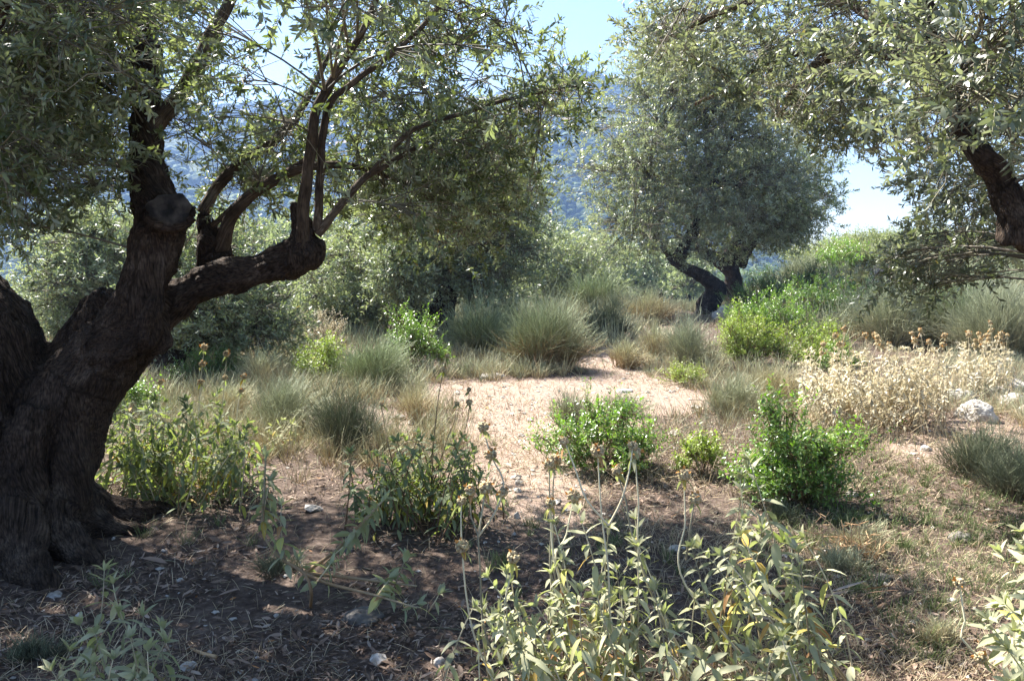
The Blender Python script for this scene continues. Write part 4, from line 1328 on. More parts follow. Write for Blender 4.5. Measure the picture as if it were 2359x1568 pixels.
def sage_stems(lf, st, roots, tips, leaf_len, node=0.035, bare=0.3, tone=(0.0, 0.85), yellow=0.10, thick=0.004, kind='near', bend=0.1):
    """upright felted stems with opposite drooping leaves and a tuft of young ones at the tip"""
    for r, e in zip(roots, tips):
        r, e = np.asarray(r, float), np.asarray(e, float)
        L = np.linalg.norm(e - r)
        mid = (r + e) / 2 + np.array([rng.normal(0, bend), rng.normal(0, bend), 0.05]) * L
        k = 10
        S = bez(r[None], mid[None], e[None], k)[0]
        z = np.linspace(0, 1, k)
        tubes(st, S[None], (thick * (1.1 - 0.65 * z))[None], 5, np.stack([np.full(k, rng.random()), np.full(k, rng.random()), z], -1)[None])
        nn = max(3, int(L * (1 - bare) / node))
        t = bare + (1 - bare) * (np.arange(nn) / (nn - 1)) ** 0.9
        pos = (1 - t)[:, None] ** 2 * r + (2 * t * (1 - t))[:, None] * mid + (t ** 2)[:, None] * e
        tan = unit(2 * (1 - t)[:, None] * (mid - r) + 2 * t[:, None] * (e - mid))
        a0 = rng.uniform(0, 6.28)
        s1 = unit(np.cross(tan, [0.3, 0.2, 1.0]))
        s2 = np.cross(tan, s1)
        for sg in (0, math.pi):
            a = a0 + np.arange(nn) * (math.pi / 2) + sg + rng.normal(0, 0.3, nn)
            sd = s1 * np.cos(a)[:, None] + s2 * np.sin(a)[:, None]
            tipf = sstep(0.75, 1.0, t)
            D = unit(sd * (1.0 - 0.45 * tipf)[:, None] + tan * (0.15 + 0.75 * tipf)[:, None] + np.array([0, 0, -1]) * (rng.uniform(0.0, 0.9, nn) * (1 - tipf))[:, None])
            Nn = unit(tan * 1.0 + np.array([0, 0, 0.3]) + rng.normal(0, 0.15, (nn, 3)))
            Ln = leaf_len * rng.uniform(0.65, 1.2, nn) * (1 - 0.35 * tipf)
            tn = rng.uniform(tone[0], tone[1], nn)
            old = rng.random(nn) < yellow * 2 * (1 - t)
            tn = np.where(old, rng.uniform(0.86, 1.0, nn), tn)
            sel = rng.random(nn) < 0.9
            leaves(lf, pos[sel], D[sel], Nn[sel], Ln[sel], (Ln * rng.uniform(0.26, 0.38, nn))[sel], np.column_stack([tn, rng.random(nn)])[sel], kind, fold=rng.uniform(0.05, 0.4, nn)[sel], droop=rng.uniform(0.1, 0.75, nn)[sel])
        # tuft at the tip
        m = 6
        d = unit(tan[-1] + rdir(m) * 0.75)
        leaves(lf, np.repeat(e[None], m, 0), d, unit(tan[-1] * 0.8 + rdir(m) * 0.3), leaf_len * rng.uniform(0.4, 0.75, m), leaf_len * 0.2, np.column_stack([rng.uniform(0.3, 0.8, m), rng.random(m)]), kind, fold=0.4, droop=0.2)


def sage(label, tips, roots=None, stalks=(), leaf_len=0.07, mat='phlomis', yellow=0.10, loc=None, bare=0.3, node=0.035, name='sage_bush', root_spread=0.12, kind='near', extra=None, stemmat='pale_stem', thick=0.004, headr=0.023, bend=0.1):
    tips = np.asarray(tips, float)
    if loc is None:
        c = tips.mean(0)
        loc = g3(c[0], c[1])
    t = empty(name, loc, label, 'sage bush')
    if roots is None:
        roots = []
        for p in tips:
            x = loc[0] + (p[0] - loc[0]) * 0.62 + rng.normal(0, root_spread)
            y = loc[1] + (p[1] - loc[1]) * 0.62 + rng.normal(0, root_spread)
            roots.append(g3(x, y, -0.01))
    lf, st = MB(), MB()
    sage_stems(lf, st, roots, tips, leaf_len, yellow=yellow, bare=bare, node=node, kind=kind, thick=thick, bend=bend)
    for sk in stalks:
        # (list of world points from root up, list of heads (point index fraction))
        pts, heads = sk
        p, r = resample(np.asarray(pts, float), np.linspace(0.0042, 0.0024, len(pts)), 0.03)
        tubes(st, p[None], r[None], 5, np.stack([np.full(len(p), 0.6), np.full(len(p), rng.random()), np.linspace(0.5, 1, len(p))], -1)[None])
        for f in heads:
            i = int(f * (len(p) - 1))
            ax = unit(p[min(i + 1, len(p) - 1)] - p[max(i - 1, 0)])
            flower_head(p[i], ax, headr * rng.uniform(0.8, 1.2), t)
            nb = 3
            sd = unit(np.cross(ax, rdir(nb)))
            leaves(lf, np.repeat(p[i][None] - ax * headr * 0.6, nb, 0), unit(sd + np.array([0, 0, -0.5])), np.repeat(ax[None], nb, 0) + rdir(nb) * 0.2, rng.uniform(0.03, 0.06, nb), 0.015, np.column_stack([rng.choice([0.3, 0.88, 0.93, 0.98], nb), rng.random(nb)]), kind, fold=0.4, droop=0.5)
    if extra:
        extra(t, lf, st)
    st.build('stem', M[stemmat], t, t.location)
    lf.build('foliage', M[mat], t, t.location)
    return t


def tipset(n, x0, x1, y0, y1, Y0, Y1):
    out = []
    for i in range(n):
        out.append(at(rng.uniform(x0, x1), rng.uniform(y0, y1), rng.uniform(Y0, Y1)))
    return out


def stalk(root, *pts):
    return [np.asarray(root, float)] + [at(*p) for p in pts]


# --- foreground sage in the middle (sheet 1060-1520)
f1 = tipset(20, 1240, 1520, 1180, 1400, 2.6, 3.1) + tipset(28, 1090, 1560, 1340, 1580, 2.35, 2.8) + tipset(14, 1080, 1240, 1300, 1500, 2.5, 2.8)
f1 = [p for p in f1 if p[2] > 0.15]
rA = g3(0.35, 2.65)
stalksM = [
    (stalk(g3(0.02, 2.62), (1105, 1500, 2.65), (1075, 1380, 2.7), (1062, 1220, 2.75), (1063, 1155, 2.78)), (0.82, 1.0)),
    (stalk(g3(0.10, 2.6), (1125, 1480, 2.65), (1105, 1300, 2.7), (1100, 1230, 2.72), (1085, 1190, 2.74), (1083, 1130, 2.76)), (1.0,)),
    (stalk(at(1102, 1235, 2.72), (1110, 1180, 2.73), (1118, 1125, 2.75)), (1.0,)),
    (stalk(at(1102, 1235, 2.72), (1140, 1180, 2.72), (1160, 1112, 2.75), (1130, 1048, 2.8), (1113, 985, 2.85)), (0.48, 0.76, 1.0)),
    (stalk(g3(0.16, 2.55), (1165, 1470, 2.58), (1182, 1285, 2.6)), (1.0,)),
    (stalk(g3(0.55, 2.62), (1420, 1480, 2.62), (1400, 1300, 2.66), (1385, 1180, 2.7), (1376, 1040, 2.75)), (1.0,)),
    (stalk(at(1402, 1210, 2.68), (1350, 1150, 2.72), (1325, 1080, 2.76), (1300, 1018, 2.8)), (1.0,)),
    (stalk(at(1402, 1210, 2.68), (1432, 1150, 2.7), (1450, 1080, 2.74), (1457, 1028, 2.78)), (1.0,)),
    (stalk(g3(0.50, 2.8), (1290, 1400, 2.8), (1268, 1200, 2.85), (1265, 1070, 2.9)), (1.0,)),
    (stalk(g3(0.52, 2.85), (1300, 1400, 2.85), (1274, 1160, 2.9), (1280, 1060, 2.95)), (1.0,)),
    (stalk(g3(0.48, 2.7), (1290, 1330, 2.72), (1305, 1230, 2.76), (1322, 1145, 2.8)), (1.0,)),
    (stalk(g3(0.72, 2.75), (1485, 1330, 2.78), (1470, 1150, 2.82), (1462, 1045, 2.86)), (1.0,)),
    (stalk(g3(0.66, 2.7), (1470, 1280, 2.76), (1440, 1150, 2.8), (1420, 1085, 2.82)), (1.0,)),
    (stalk(g3(0.30, 2.7), (1290, 1340, 2.7), (1272, 1260, 2.72), (1268, 1160, 2.75)), (1.0,)),
]
sage('grey felted sage clump with many tall dried flower stalks in the foreground', f1, stalks=stalksM, leaf_len=0.074, node=0.038, loc=rA, yellow=0.2)
# --- foreground sage right (1520-1880)
f2 = tipset(7, 1660, 1780, 1060, 1250, 2.7, 3.0) + tipset(10, 1540, 1860, 1260, 1480, 2.5, 2.9) + tipset(9, 1510, 1830, 1420, 1590, 2.3, 2.6) + [at(1850, 1240, 2.8), at(1840, 1320, 2.75), at(1720, 1080, 2.9)]
f2 = [p for p in f2 if p[2] > 0.12]
stalks2 = [(stalk(g3(1.0, 2.75), (1580, 1350, 2.75), (1578, 1200, 2.8), (1575, 1095, 2.85)), (1.0,)),
           (stalk(at(1580, 1290, 2.77), (1590, 1210, 2.78), (1600, 1150, 2.8)), (1.0,))]
sage('tall leafy grey sage just right of the stalky foreground clump', f2, stalks=stalks2, leaf_len=0.082, node=0.04, loc=g3(1.2, 2.7), yellow=0.16)
# --- right edge
f3 = tipset(11, 2270, 2420, 1230, 1480, 2.4, 2.8) + tipset(13, 2290, 2480, 1360, 1640, 2.1, 2.5) + [at(2350, 1225, 2.6)]
f3 = [p for p in f3 if p[2] > 0.1]
stalks3 = [(stalk(g3(2.0, 2.55), (2240, 1500, 2.5), (2222, 1430, 2.52), (2210, 1345, 2.55)), (0.7, 1.0))]
sage('pale grey sage cut off by the right edge of the view, in full sun', f3, stalks=stalks3, leaf_len=0.08, loc=g3(2.25, 2.45), yellow=0.03)
# --- lower left
f4 = [at(240, 1315, 2.9), at(260, 1345, 2.85), at(375, 1450, 2.75), at(185, 1440, 2.75), at(330, 1420, 2.8), at(270, 1410, 2.75), at(220, 1460, 2.7), at(300, 1470, 2.7), at(340, 1500, 2.65), at(160, 1500, 2.6), at(120, 1545, 2.5), at(210, 1530, 2.55), at(260, 1520, 2.55), at(310, 1560, 2.5), at(380, 1480, 2.7), at(180, 1570, 2.5)]
sage('small grey-leaved sage in the shade below the big trunk', f4, leaf_len=0.085, loc=g3(-1.36, 2.72), yellow=0.06)
# --- sprawling stems in the middle foreground
f5 = [at(605, 1055, 3.9), at(650, 1170, 3.8), at(880, 1160, 4.0), at(935, 1290, 3.7), at(800, 1230, 3.8)]
r5 = ground_at(715, 1400)


def sprawl(t, lf, st):
    fork = at(700, 1320, 3.55)
    for pts in ([r5, at(716, 1360, 3.5), fork, at(640, 1280, 3.6), at(605, 1220, 3.7), at(608, 1130, 3.8), at(612, 1060, 3.9)],
                [fork, at(760, 1345, 3.5), at(860, 1370, 3.45), at(960, 1400, 3.4)],
                [fork, at(800, 1330, 3.6), at(880, 1340, 3.6), at(960, 1350, 3.6)],
                [at(700, 1320, 3.55), at(770, 1270, 3.7), at(830, 1210, 3.85), at(885, 1150, 4.0)]):
        p, r = resample(np.array(pts), np.linspace(0.009, 0.004, len(pts)), 0.03)
        tubes(st, p[None], r[None], 6, np.stack([np.full(len(p), 0.3), np.full(len(p), 0.5), np.linspace(0, 0.5, len(p))], -1)[None])


sage('scraggly sage with bare brown stems sprawling over the shaded litter', [at(610, 1052, 3.9), at(622, 1110, 3.82), at(648, 1165, 3.7), at(884, 1150, 4.0), at(850, 1190, 3.95), at(935, 1285, 3.65), at(790, 1260, 3.7), at(900, 1330, 3.6), at(760, 1300, 3.6), at(960, 1390, 3.45), at(690, 1290, 3.6), at(1010, 1370, 3.4)],
     roots=[at(606, 1220, 3.7), at(606, 1200, 3.72), at(660, 1300, 3.58), at(815, 1225, 3.8), at(790, 1250, 3.75), at(900, 1375, 3.5), at(745, 1300, 3.62), at(870, 1372, 3.46), at(730, 1340, 3.5), at(930, 1400, 3.42), at(700, 1325, 3.55), at(985, 1410, 3.38)],
     leaf_len=0.095, loc=r5, bare=0.0, node=0.024, yellow=0.22, extra=sprawl, bend=0.05)
# --- shaded sage behind the trunk
f6 = tipset(64, 230, 570, 905, 1060, 5.1, 5.9) + tipset(16, 230, 330, 960, 1080, 5.0, 5.4) + tipset(20, 520, 590, 980, 1080, 5.0, 5.6)
stalks6 = [(stalk(ground_at(440, 1120), (455, 980, 5.5), (462, 880, 5.6), (470, 800, 5.7)), (0.78, 0.88, 1.0)),
           (stalk(ground_at(500, 1130), (510, 960, 5.5), (518, 870, 5.6), (522, 815, 5.6)), (0.86, 1.0)),
           (stalk(ground_at(540, 1120), (545, 960, 5.5), (555, 900, 5.6), (562, 868, 5.6)), (0.9, 1.0)),
           (stalk(ground_at(350, 1120), (362, 980, 5.5), (370, 880, 5.6)), (1.0,))]
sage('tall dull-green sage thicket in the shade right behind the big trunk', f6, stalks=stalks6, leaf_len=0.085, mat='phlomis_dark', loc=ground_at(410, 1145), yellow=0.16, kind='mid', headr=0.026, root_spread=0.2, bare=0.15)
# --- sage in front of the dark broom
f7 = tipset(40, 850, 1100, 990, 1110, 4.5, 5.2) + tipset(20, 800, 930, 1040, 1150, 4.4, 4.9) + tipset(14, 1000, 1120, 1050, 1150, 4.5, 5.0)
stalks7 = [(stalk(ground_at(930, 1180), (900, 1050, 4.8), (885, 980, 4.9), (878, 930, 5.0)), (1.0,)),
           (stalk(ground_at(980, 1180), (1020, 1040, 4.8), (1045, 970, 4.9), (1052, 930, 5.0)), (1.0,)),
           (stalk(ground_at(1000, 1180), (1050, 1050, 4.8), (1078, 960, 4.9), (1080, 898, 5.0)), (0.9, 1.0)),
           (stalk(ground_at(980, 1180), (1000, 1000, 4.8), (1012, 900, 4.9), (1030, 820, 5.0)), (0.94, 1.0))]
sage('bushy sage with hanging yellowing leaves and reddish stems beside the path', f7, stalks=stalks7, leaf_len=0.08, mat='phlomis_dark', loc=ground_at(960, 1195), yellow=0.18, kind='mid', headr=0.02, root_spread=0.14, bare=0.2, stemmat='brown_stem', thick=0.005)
f7b = tipset(9, 600, 690, 960, 1010, 6.3, 6.7)
sage('low silvery sage clump in the sun in front of the grey broom', f7b, leaf_len=0.075, loc=ground_at(650, 1030), yellow=0.08, kind='mid', root_spread=0.06)

# --- straw-coloured sage on the right
for (x0, x1, y0, y1, bx, by, n, lab) in [(1840, 2190, 800, 930, 2010, 985, 200, 'large dead straw-coloured sage thicket in front of the right-hand broom'),
                                        (2200, 2330, 790, 880, 2262, 915, 70, 'smaller dead straw-coloured sage just above the white rocks')]:
    b = ground_at(bx, by)
    tp = []
    for i in range(n):
        u = rng.random()
        tp.append(at(x0 + (x1 - x0) * rng.random(), y0 + (y1 - y0) * rng.random() ** 1.1, b[1] + rng.uniform(-0.35, 0.9)))
    sk = []
    for i in range(14 if n > 60 else 4):
        xx = rng.uniform(x0 + 20, x1 - 20)
        Y = b[1] + rng.uniform(0, 0.6)
        yy = y0 - rng.uniform(5, 70 if i % 3 == 0 else 30)
        g = at(xx, by - 60, Y)
        sk.append((stalk(g3(g[0], Y), (xx + rng.normal(0, 10), y0 + 60, Y), (xx + rng.normal(0, 14), yy, Y)), (1.0,) if i % 2 else (0.9, 1.0)))
    sage(lab, tp, stalks=sk, leaf_len=0.075, mat='straw_leaf', loc=b, yellow=0.0, kind='mid', root_spread=0.18, bare=0.25, node=0.04, headr=0.028, stemmat='dry_grass', thick=0.004)

# --- green shrubs: (base x, base y, width, height, material, clumps, twigs, leaf, label)
GREEN = [
    (1880, 1185, 350, 255, 'lentisk', 46, 17, 0.030, 'glossy bright green shrub, the largest, right of the foreground sage'),
    (1400, 1100, 300, 170, 'lentisk', 36, 16, 0.030, 'low wide glossy green shrub behind the dried flower stalks'),
    (1625, 1105, 115, 135, 'lentisk_yellow', 14, 11, 0.026, 'slim thin-leaved green shrub between the two glossy shrubs'),
    (1740, 850, 180, 135, 'lentisk_yellow', 40, 18, 0.035, 'sunny yellow-green shrub at the foot of the S-bent olive'),
    (1905, 850, 140, 105, 'lentisk_yellow', 26, 16, 0.035, 'yellow-green shrub behind the dead straw sage'),
    (1780, 730, 180, 110, 'lentisk_dark', 34, 18, 0.05, 'dark green shrub in the shade right of the forked olive'),
    (1910, 760, 200, 130, 'lentisk_dark', 40, 18, 0.05, 'broad dark green shrub topped with light leaves behind the yellow-green ones'),
    (1710, 700, 80, 95, 'lentisk_dark', 18, 16, 0.05, 'small dark evergreen shrub against the forked olive trunk'),
    (1960, 640, 130, 90, 'lentisk', 30, 18, 0.07, 'green shrub on the rise below the sky gap'),
    (955, 858, 130, 145, 'lentisk', 32, 17, 0.034, 'light green leafy shrub in front of the two black stems'),
    (735, 885, 130, 95, 'lentisk_yellow', 24, 16, 0.034, 'yellow-green shrub with dry tips left of the green broom'),
    (1585, 893, 85, 42, 'lentisk_yellow', 12, 12, 0.026, 'tiny green shrublet on the clearing edge'),
    (1745, 800, 120, 95, 'lentisk', 26, 16, 0.04, 'green shrub close to the S-bent trunk, above the sunny one'),
    (1815, 800, 190, 130, 'lentisk', 36, 17, 0.04, 'rounded mid-green shrub in the middle of the green mass on the slope'),
    (1880, 700, 170, 100, 'lentisk_dark', 30, 17, 0.05, 'dark green shrub high on the slope left of the mauve bushes'),
    (2000, 730, 160, 95, 'lentisk', 30, 17, 0.045, 'light-topped green shrub just below the left mauve bush'),
    (1790, 660, 120, 70, 'lentisk_dark', 20, 16, 0.06, 'low dark shrub under the edge of the forked olive crown'),
    (260, 965, 150, 95, 'lentisk', 22, 15, 0.035, 'bright sunlit green shrub peeping out behind the big trunk'),
    (470, 890, 150, 70, 'lentisk_dark', 22, 16, 0.035, 'dark shaded shrub under the leaning black olive'),
    (1945, 860, 90, 60, 'lentisk', 14, 14, 0.03, 'small green shrub touching the straw sage'),
]
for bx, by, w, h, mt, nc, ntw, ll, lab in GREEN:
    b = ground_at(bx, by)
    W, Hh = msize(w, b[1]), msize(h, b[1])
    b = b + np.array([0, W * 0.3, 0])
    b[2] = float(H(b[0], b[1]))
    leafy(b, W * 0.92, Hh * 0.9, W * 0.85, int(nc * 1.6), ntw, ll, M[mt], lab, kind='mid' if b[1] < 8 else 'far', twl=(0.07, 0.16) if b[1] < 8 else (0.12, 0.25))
# dry yellow tips of the yellow-green shrub
b = ground_at(740, 800)
leafy(ground_at(725, 830) + np.array([0, 0.6, 0]), msize(110, 13), msize(85, 13), 0.8, 26, 12, 0.03, M['straw_leaf'], 'pale yellow dried flower shrub above the yellow-green one', kind='far', low=0.3)

# --- brooms: (x, base y, width, height, n, material, label)
BROOM = [
    (1258, 855, 175, 168, 1100, 'broom_brown', 'biggest rounded grey-green broom with brown base behind the clearing'),
    (1110, 815, 150, 130, 650, 'broom_green', 'arching broom between the two black stems and the biggest broom'),
    (850, 905, 150, 135, 750, 'broom_green', 'upright green broom left of the light green shrub'),
    (640, 1000, 190, 130, 560, 'broom', 'loose grey broom in the sun left of the dark broom'),
    (790, 1050, 170, 165, 420, 'broom_dark', 'dark wiry broom standing at the edge of the shade'),
    (1600, 850, 130, 125, 420, 'broom', 'feathery grey broom below the S-bent olive'),
    (1520, 830, 120, 80, 300, 'broom_dry', 'low dry grey broom at the far edge of the clearing'),
    (1440, 850, 120, 70, 260, 'broom_dry', 'small pale scrub left of the low dry broom'),
    (1310, 985, 130, 90, 240, 'broom', 'fine grey broom behind the low glossy shrub'),
    (1430, 960, 110, 70, 200, 'broom', 'thin grey broom right behind the low glossy shrub'),
    (1690, 960, 150, 100, 300, 'broom', 'thin grey broom left behind the largest glossy shrub'),
    (1800, 930, 110, 120, 240, 'broom_dry', 'dry grassy broom at the straw sage corner'),
    (1925, 800, 110, 130, 80, 'broom', 'sparse broom of stiff pale rods above the yellow-green shrub'),
    (2080, 800, 200, 150, 800, 'broom', 'grey-green broom behind the heads of the straw sage'),
    (2210, 810, 210, 200, 1000, 'broom_green', 'tall green broom right of the mauve stems'),
    (2330, 830, 200, 200, 900, 'broom', 'shaggy drooping broom by the upper white rocks'),
    (2290, 1110, 200, 130, 620, 'broom_dark', 'low dark broom in shade below the white rocks'),
    (2370, 1160, 200, 150, 500, 'broom_dark', 'dark tangled broom cut by the right edge below the rocks'),
    (2080, 690, 160, 90, 500, 'broom_mauve', 'pinkish mauve dry bush on the rise, the left one'),
    (2220, 710, 180, 90, 500, 'broom_mauve', 'pinkish mauve dry bush on the rise, the right one'),
    (1850, 660, 150, 80, 500, 'broom', 'pale grey broom on the slope behind the dark shrubs'),
    (1400, 780, 110, 90, 350, 'broom_dark', 'dark shadowed bush right of the biggest broom'),
    (1430, 725, 140, 55, 420, 'broom', 'grey-green scrub in the gap towards the valley'),
    (1500, 745, 130, 85, 420, 'broom_dry', 'straw-tinted scrub left of the S-bent trunk'),
    (1380, 720, 120, 110, 400, 'broom_green', 'tall-stemmed broom below the dome-shaped olive'),
    (600, 900, 150, 90, 420, 'broom_dry', 'dry grassy bush under the tip of the thick limb'),
    (1170, 770, 110, 90, 350, 'broom', 'grey broom under the dark spreading olive'),
    (2000, 1290, 170, 90, 260, 'broom_dry', 'low wispy dry bush in front of the largest glossy shrub'),
    (1830, 1210, 110, 60, 160, 'broom_dark', 'dark wispy tuft at the foot of the largest glossy shrub'),
    (1960, 1330, 170, 70, 240, 'broom', 'grey wispy tuft right of the tall foreground sage'),
    (640, 1330, 130, 60, 160, 'broom_dark', 'dark green tuft in the shade near the sprawling stems'),
    (970, 980, 130, 130, 170, 'broom_dry', 'thin see-through dry stems above the bushy sage'),
    (690, 830, 120, 60, 220, 'broom', 'grey scrub left of the dried yellow flowers'),
    (2330, 680, 160, 100, 500, 'broom_green', 'green broom under the hanging limb on the rise'),
    (520, 960, 130, 80, 260, 'broom_dry', 'dry grass bush behind the sage thicket'),
    (60, 1540, 180, 70, 260, 'broom_dark', 'dark fine-leaved tuft in the lower left shade'),
    (2200, 1500, 160, 70, 240, 'broom_dry', 'fine dry tuft left of the cut-off sage'),
]
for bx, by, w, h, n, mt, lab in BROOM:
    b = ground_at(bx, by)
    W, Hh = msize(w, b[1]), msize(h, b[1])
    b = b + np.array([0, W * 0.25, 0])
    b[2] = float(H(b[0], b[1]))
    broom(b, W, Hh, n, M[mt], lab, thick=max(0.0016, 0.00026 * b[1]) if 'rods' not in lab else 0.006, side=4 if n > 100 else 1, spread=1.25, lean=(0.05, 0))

# tall flowering rods in front of the dome-shaped olive
b = ground_at(1300, 800)
broom(b, 1.6, msize(150, b[1]), 60, M['broom_dry'], 'thin broom with tall yellowish flowering rods above the biggest broom', side=2, thick=0.005)

# undergrowth of the slope behind, one mass
def undergrowth():
    n = 2600
    Y = 15 + 50 * rng.random(n) ** 1.3
    q = rng.uniform(-0.75, 0.75, n)
    X = q * Y
    k = (clearing(X, Y) < 0.3) & ~((np.abs(q - 0.225) < 0.05) & (Y < 24)) & ~((q > 0.08) & (q < 0.2) & (Y > 30) & (Y < 66))
    # leave the lower valley open
    X, Y, q = X[k], Y[k], q[k]
    n = len(X)
    sc = rng.uniform(0.2, 0.5, n) * (1 + 0.6 * sstep(0.2, 0.35, q))
    m = 26
    mb = MB()
    base = np.column_stack([X, Y, H(X, Y) - 0.05])
    bi = np.repeat(np.arange(n), m)
    a = rng.uniform(0, 6.28, n * m)
    rr = rng.random(n * m)
    s = sc[bi]
    p0 = base[bi] + np.column_stack([np.cos(a) * rr * s * 0.7, np.sin(a) * rr * s * 0.7, np.zeros(n * m)])
    tip = p0 + np.column_stack([np.cos(a) * rr * s * 0.5, np.sin(a) * rr * s * 0.5, s * rng.uniform(0.6, 1.3, n * m)]) + rng.normal(0, 0.1, (n * m, 3)) * s[:, None]
    tubes(mb, bez(p0, (p0 + tip) / 2 + np.array([0, 0, 0.05]), tip, 3), np.tile(np.array([[0.9, 0.7, 0.3]]), (n * m, 1)) * (0.0005 * Y[bi])[:, None], 3,
          np.stack([np.repeat(np.repeat(rng.random(n), m)[:, None], 3, 1), np.repeat(rng.random((n * m, 1)), 3, 1), np.tile(np.array([[0.25, 0.6, 1.0]]), (n * m, 1))], -1))
    o = mb.build('undergrowth', M['broom_dry'])
    tag(o, 'grey-green dry undergrowth covering the slope behind the clearing', 'undergrowth', kind='stuff')


undergrowth()

# shrubs along the rise at the right
k = 0
for xd, Y, s, mt, lab in [(1900, 44, 1.25, 'scrub_yellow', 'sunlit yellow-green bush on the skyline, next to the forked olive crown'),
                          (1990, 48, 1.1, 'scrub_yellow', 'sunlit yellow-green bush on the skyline in the middle of the sky gap'),
                          (2080, 46, 1.1, 'scrub_yellow', 'fresh green bush on the skyline right of the sky gap'),
                          (2170, 50, 1.2, 'scrub_yellow', 'fresh green bush on the skyline behind the hanging leaves'),
                          (2270, 45, 1.15, 'scrub_yellow', 'yellow-green bush on the skyline below the dark limb'),
                          (2360, 48, 1.2, 'scrub_yellow', 'green bush on the skyline cut by the right edge'),
                          (1945, 36, 0.9, 'scrub_yellow', 'low green bush in front of the skyline bushes')]:
    a, _ = ray(xd, 560)
    leafy(g3(a * Y, Y), s * 4.2, s, s * 3, 70, 16, 0.12, M[mt], lab, kind='far', twl=(0.3, 0.6), npl=8)
for xd, Y, s, lab in [(2000, 75, 0.5, 'hazy grey olive top just showing on the skyline in the sky gap'), (2110, 80, 0.6, 'hazy grey olive top on the skyline right of the sky gap'), (2250, 78, 0.6, 'hazy grey olive top on the skyline behind the hanging crown')]:
    a, _ = ray(xd, 560)
    o = put_far(a * Y, Y, s, lab, 'olives on the skyline', k % 3)
    k += 1

# ------------------------------------------------------------------ rocks
def rock(p, sx, sy, sz, label, group=None, name='rock', sub=4, sink=0.42):
    me = bpy.data.meshes.new(name)
    import bmesh
    bm = bmesh.new()
    bmesh.ops.create_icosphere(bm, subdivisions=sub, radius=1.0)
    off = Vector(rng.uniform(-50, 50, 3))
    for v in bm.verts:
        c = v.co.copy()
        d = 0.30 * mnoise.noise(c * 1.1 + off) + 0.16 * mnoise.noise(c * 2.7 + off) + 0.07 * mnoise.noise(c * 6.5 + off)
        cell = mnoise.cell(c * 1.6 + off) * 0.08
        v.co = c * (1 + d + cell * 0.5)
        v.co = v.co * (1 + 0.10 * (abs(mnoise.noise(c * 3.7 + off)) - 0.2))
        v.co.z = v.co.z * 0.9 if v.co.z > 0 else v.co.z * 0.6
        v.co = Vector((v.co.x * sx, v.co.y * sy, v.co.z * sz))
    bm.to_mesh(me)
    bm.free()
    for pl in me.polygons:
        pl.use_smooth = True
    me.materials.append(M['rock_dark' if ('dark' in label or 'bluish' in label or 'blue-grey' in label) else 'rock'])
    o = bpy.data.objects.new(name, me)
    o.location = (p[0], p[1], float(H(p[0], p[1])) + sz * (0.5 - sink))
    o.rotation_euler = (0, 0, rng.uniform(-0.6, 0.6))
    COL.objects.link(o)
    tag(o, label, 'rock', group)
    return o


for x, y, w, h, lab in [
    (2265, 972, 95, 55, 'large pitted pale boulder, frontmost of the white rock pile'),
    (2225, 925, 75, 34, 'flat pale rock left behind the large boulder'),
    (2300, 915, 70, 30, 'pale rock in the middle of the white rock pile'),
    (2345, 935, 70, 36, 'bright white rock at the right edge of the pile'),
    (2350, 900, 60, 28, 'small white slab topmost at the right edge'),
    (2265, 905, 50, 22, 'small pale stone between the flat rock and the dead sage'),
    (2400, 960, 90, 45, 'broad pale rock ending the pile outside the edge'),
    (2222, 1250, 58, 22, 'grey half-buried rock on the dry grass below the dark brooms'),
    (2195, 1390, 24, 12, 'small white stone near the cut-off sage'),
    (1195, 1118, 22, 16, 'small white stone lying on the shaded path'),
    (1190, 1195, 16, 20, 'small upright white stone below the one on the path'),
    (1012, 1538, 28, 26, 'rounded white stone beside the foreground sage stems'),
    (430, 1545, 42, 16, 'flat pale stone in the lower left litter'),
    (120, 1378, 34, 14, 'pale stone at the root of the big trunk'),
    (790, 1275, 45, 20, 'blue-grey stone among the sprawling stems'),
    (830, 1440, 90, 36, 'dark flat grey rock half buried in the shaded litter'),
    (1965, 765 + 380, 30, 14, 'small pale stone right of the largest glossy shrub'),
    (2135, 1040, 26, 14, 'small pale stone on the dry verge'),
    (1680, 735, 60, 45, 'grey boulder at the foot of the S-bent olive'),
    (985, 775, 60, 70, 'pale grey rock leaning on the two black stems'),
    (1135, 872, 60, 12, 'flat white stone in the sandy clearing'),
    (1440, 905, 40, 9, 'thin pale stone on the far side of the clearing'),
    (2040, 1340, 40, 18, 'bluish stone in the wispy tufts'),
]:
    g = ground_at(x, y)
    rock(g + np.array([0, msize(w, g[1]) * 0.3, 0]), msize(w, g[1]) * 0.5, msize(w, g[1]) * 0.42, msize(h, g[1]) * 0.75, lab, sub=4 if w > 40 else 3)

# ------------------------------------------------------------------ ground litter and grass (uncountable)
def scatter(n, y0=1.9, y1=22, q=0.72):
    Y = np.exp(rng.uniform(math.log(y0), math.log(y1), n))
    X = rng.uniform(-q, q, n) * (Y + 0.6)
    return X, Y


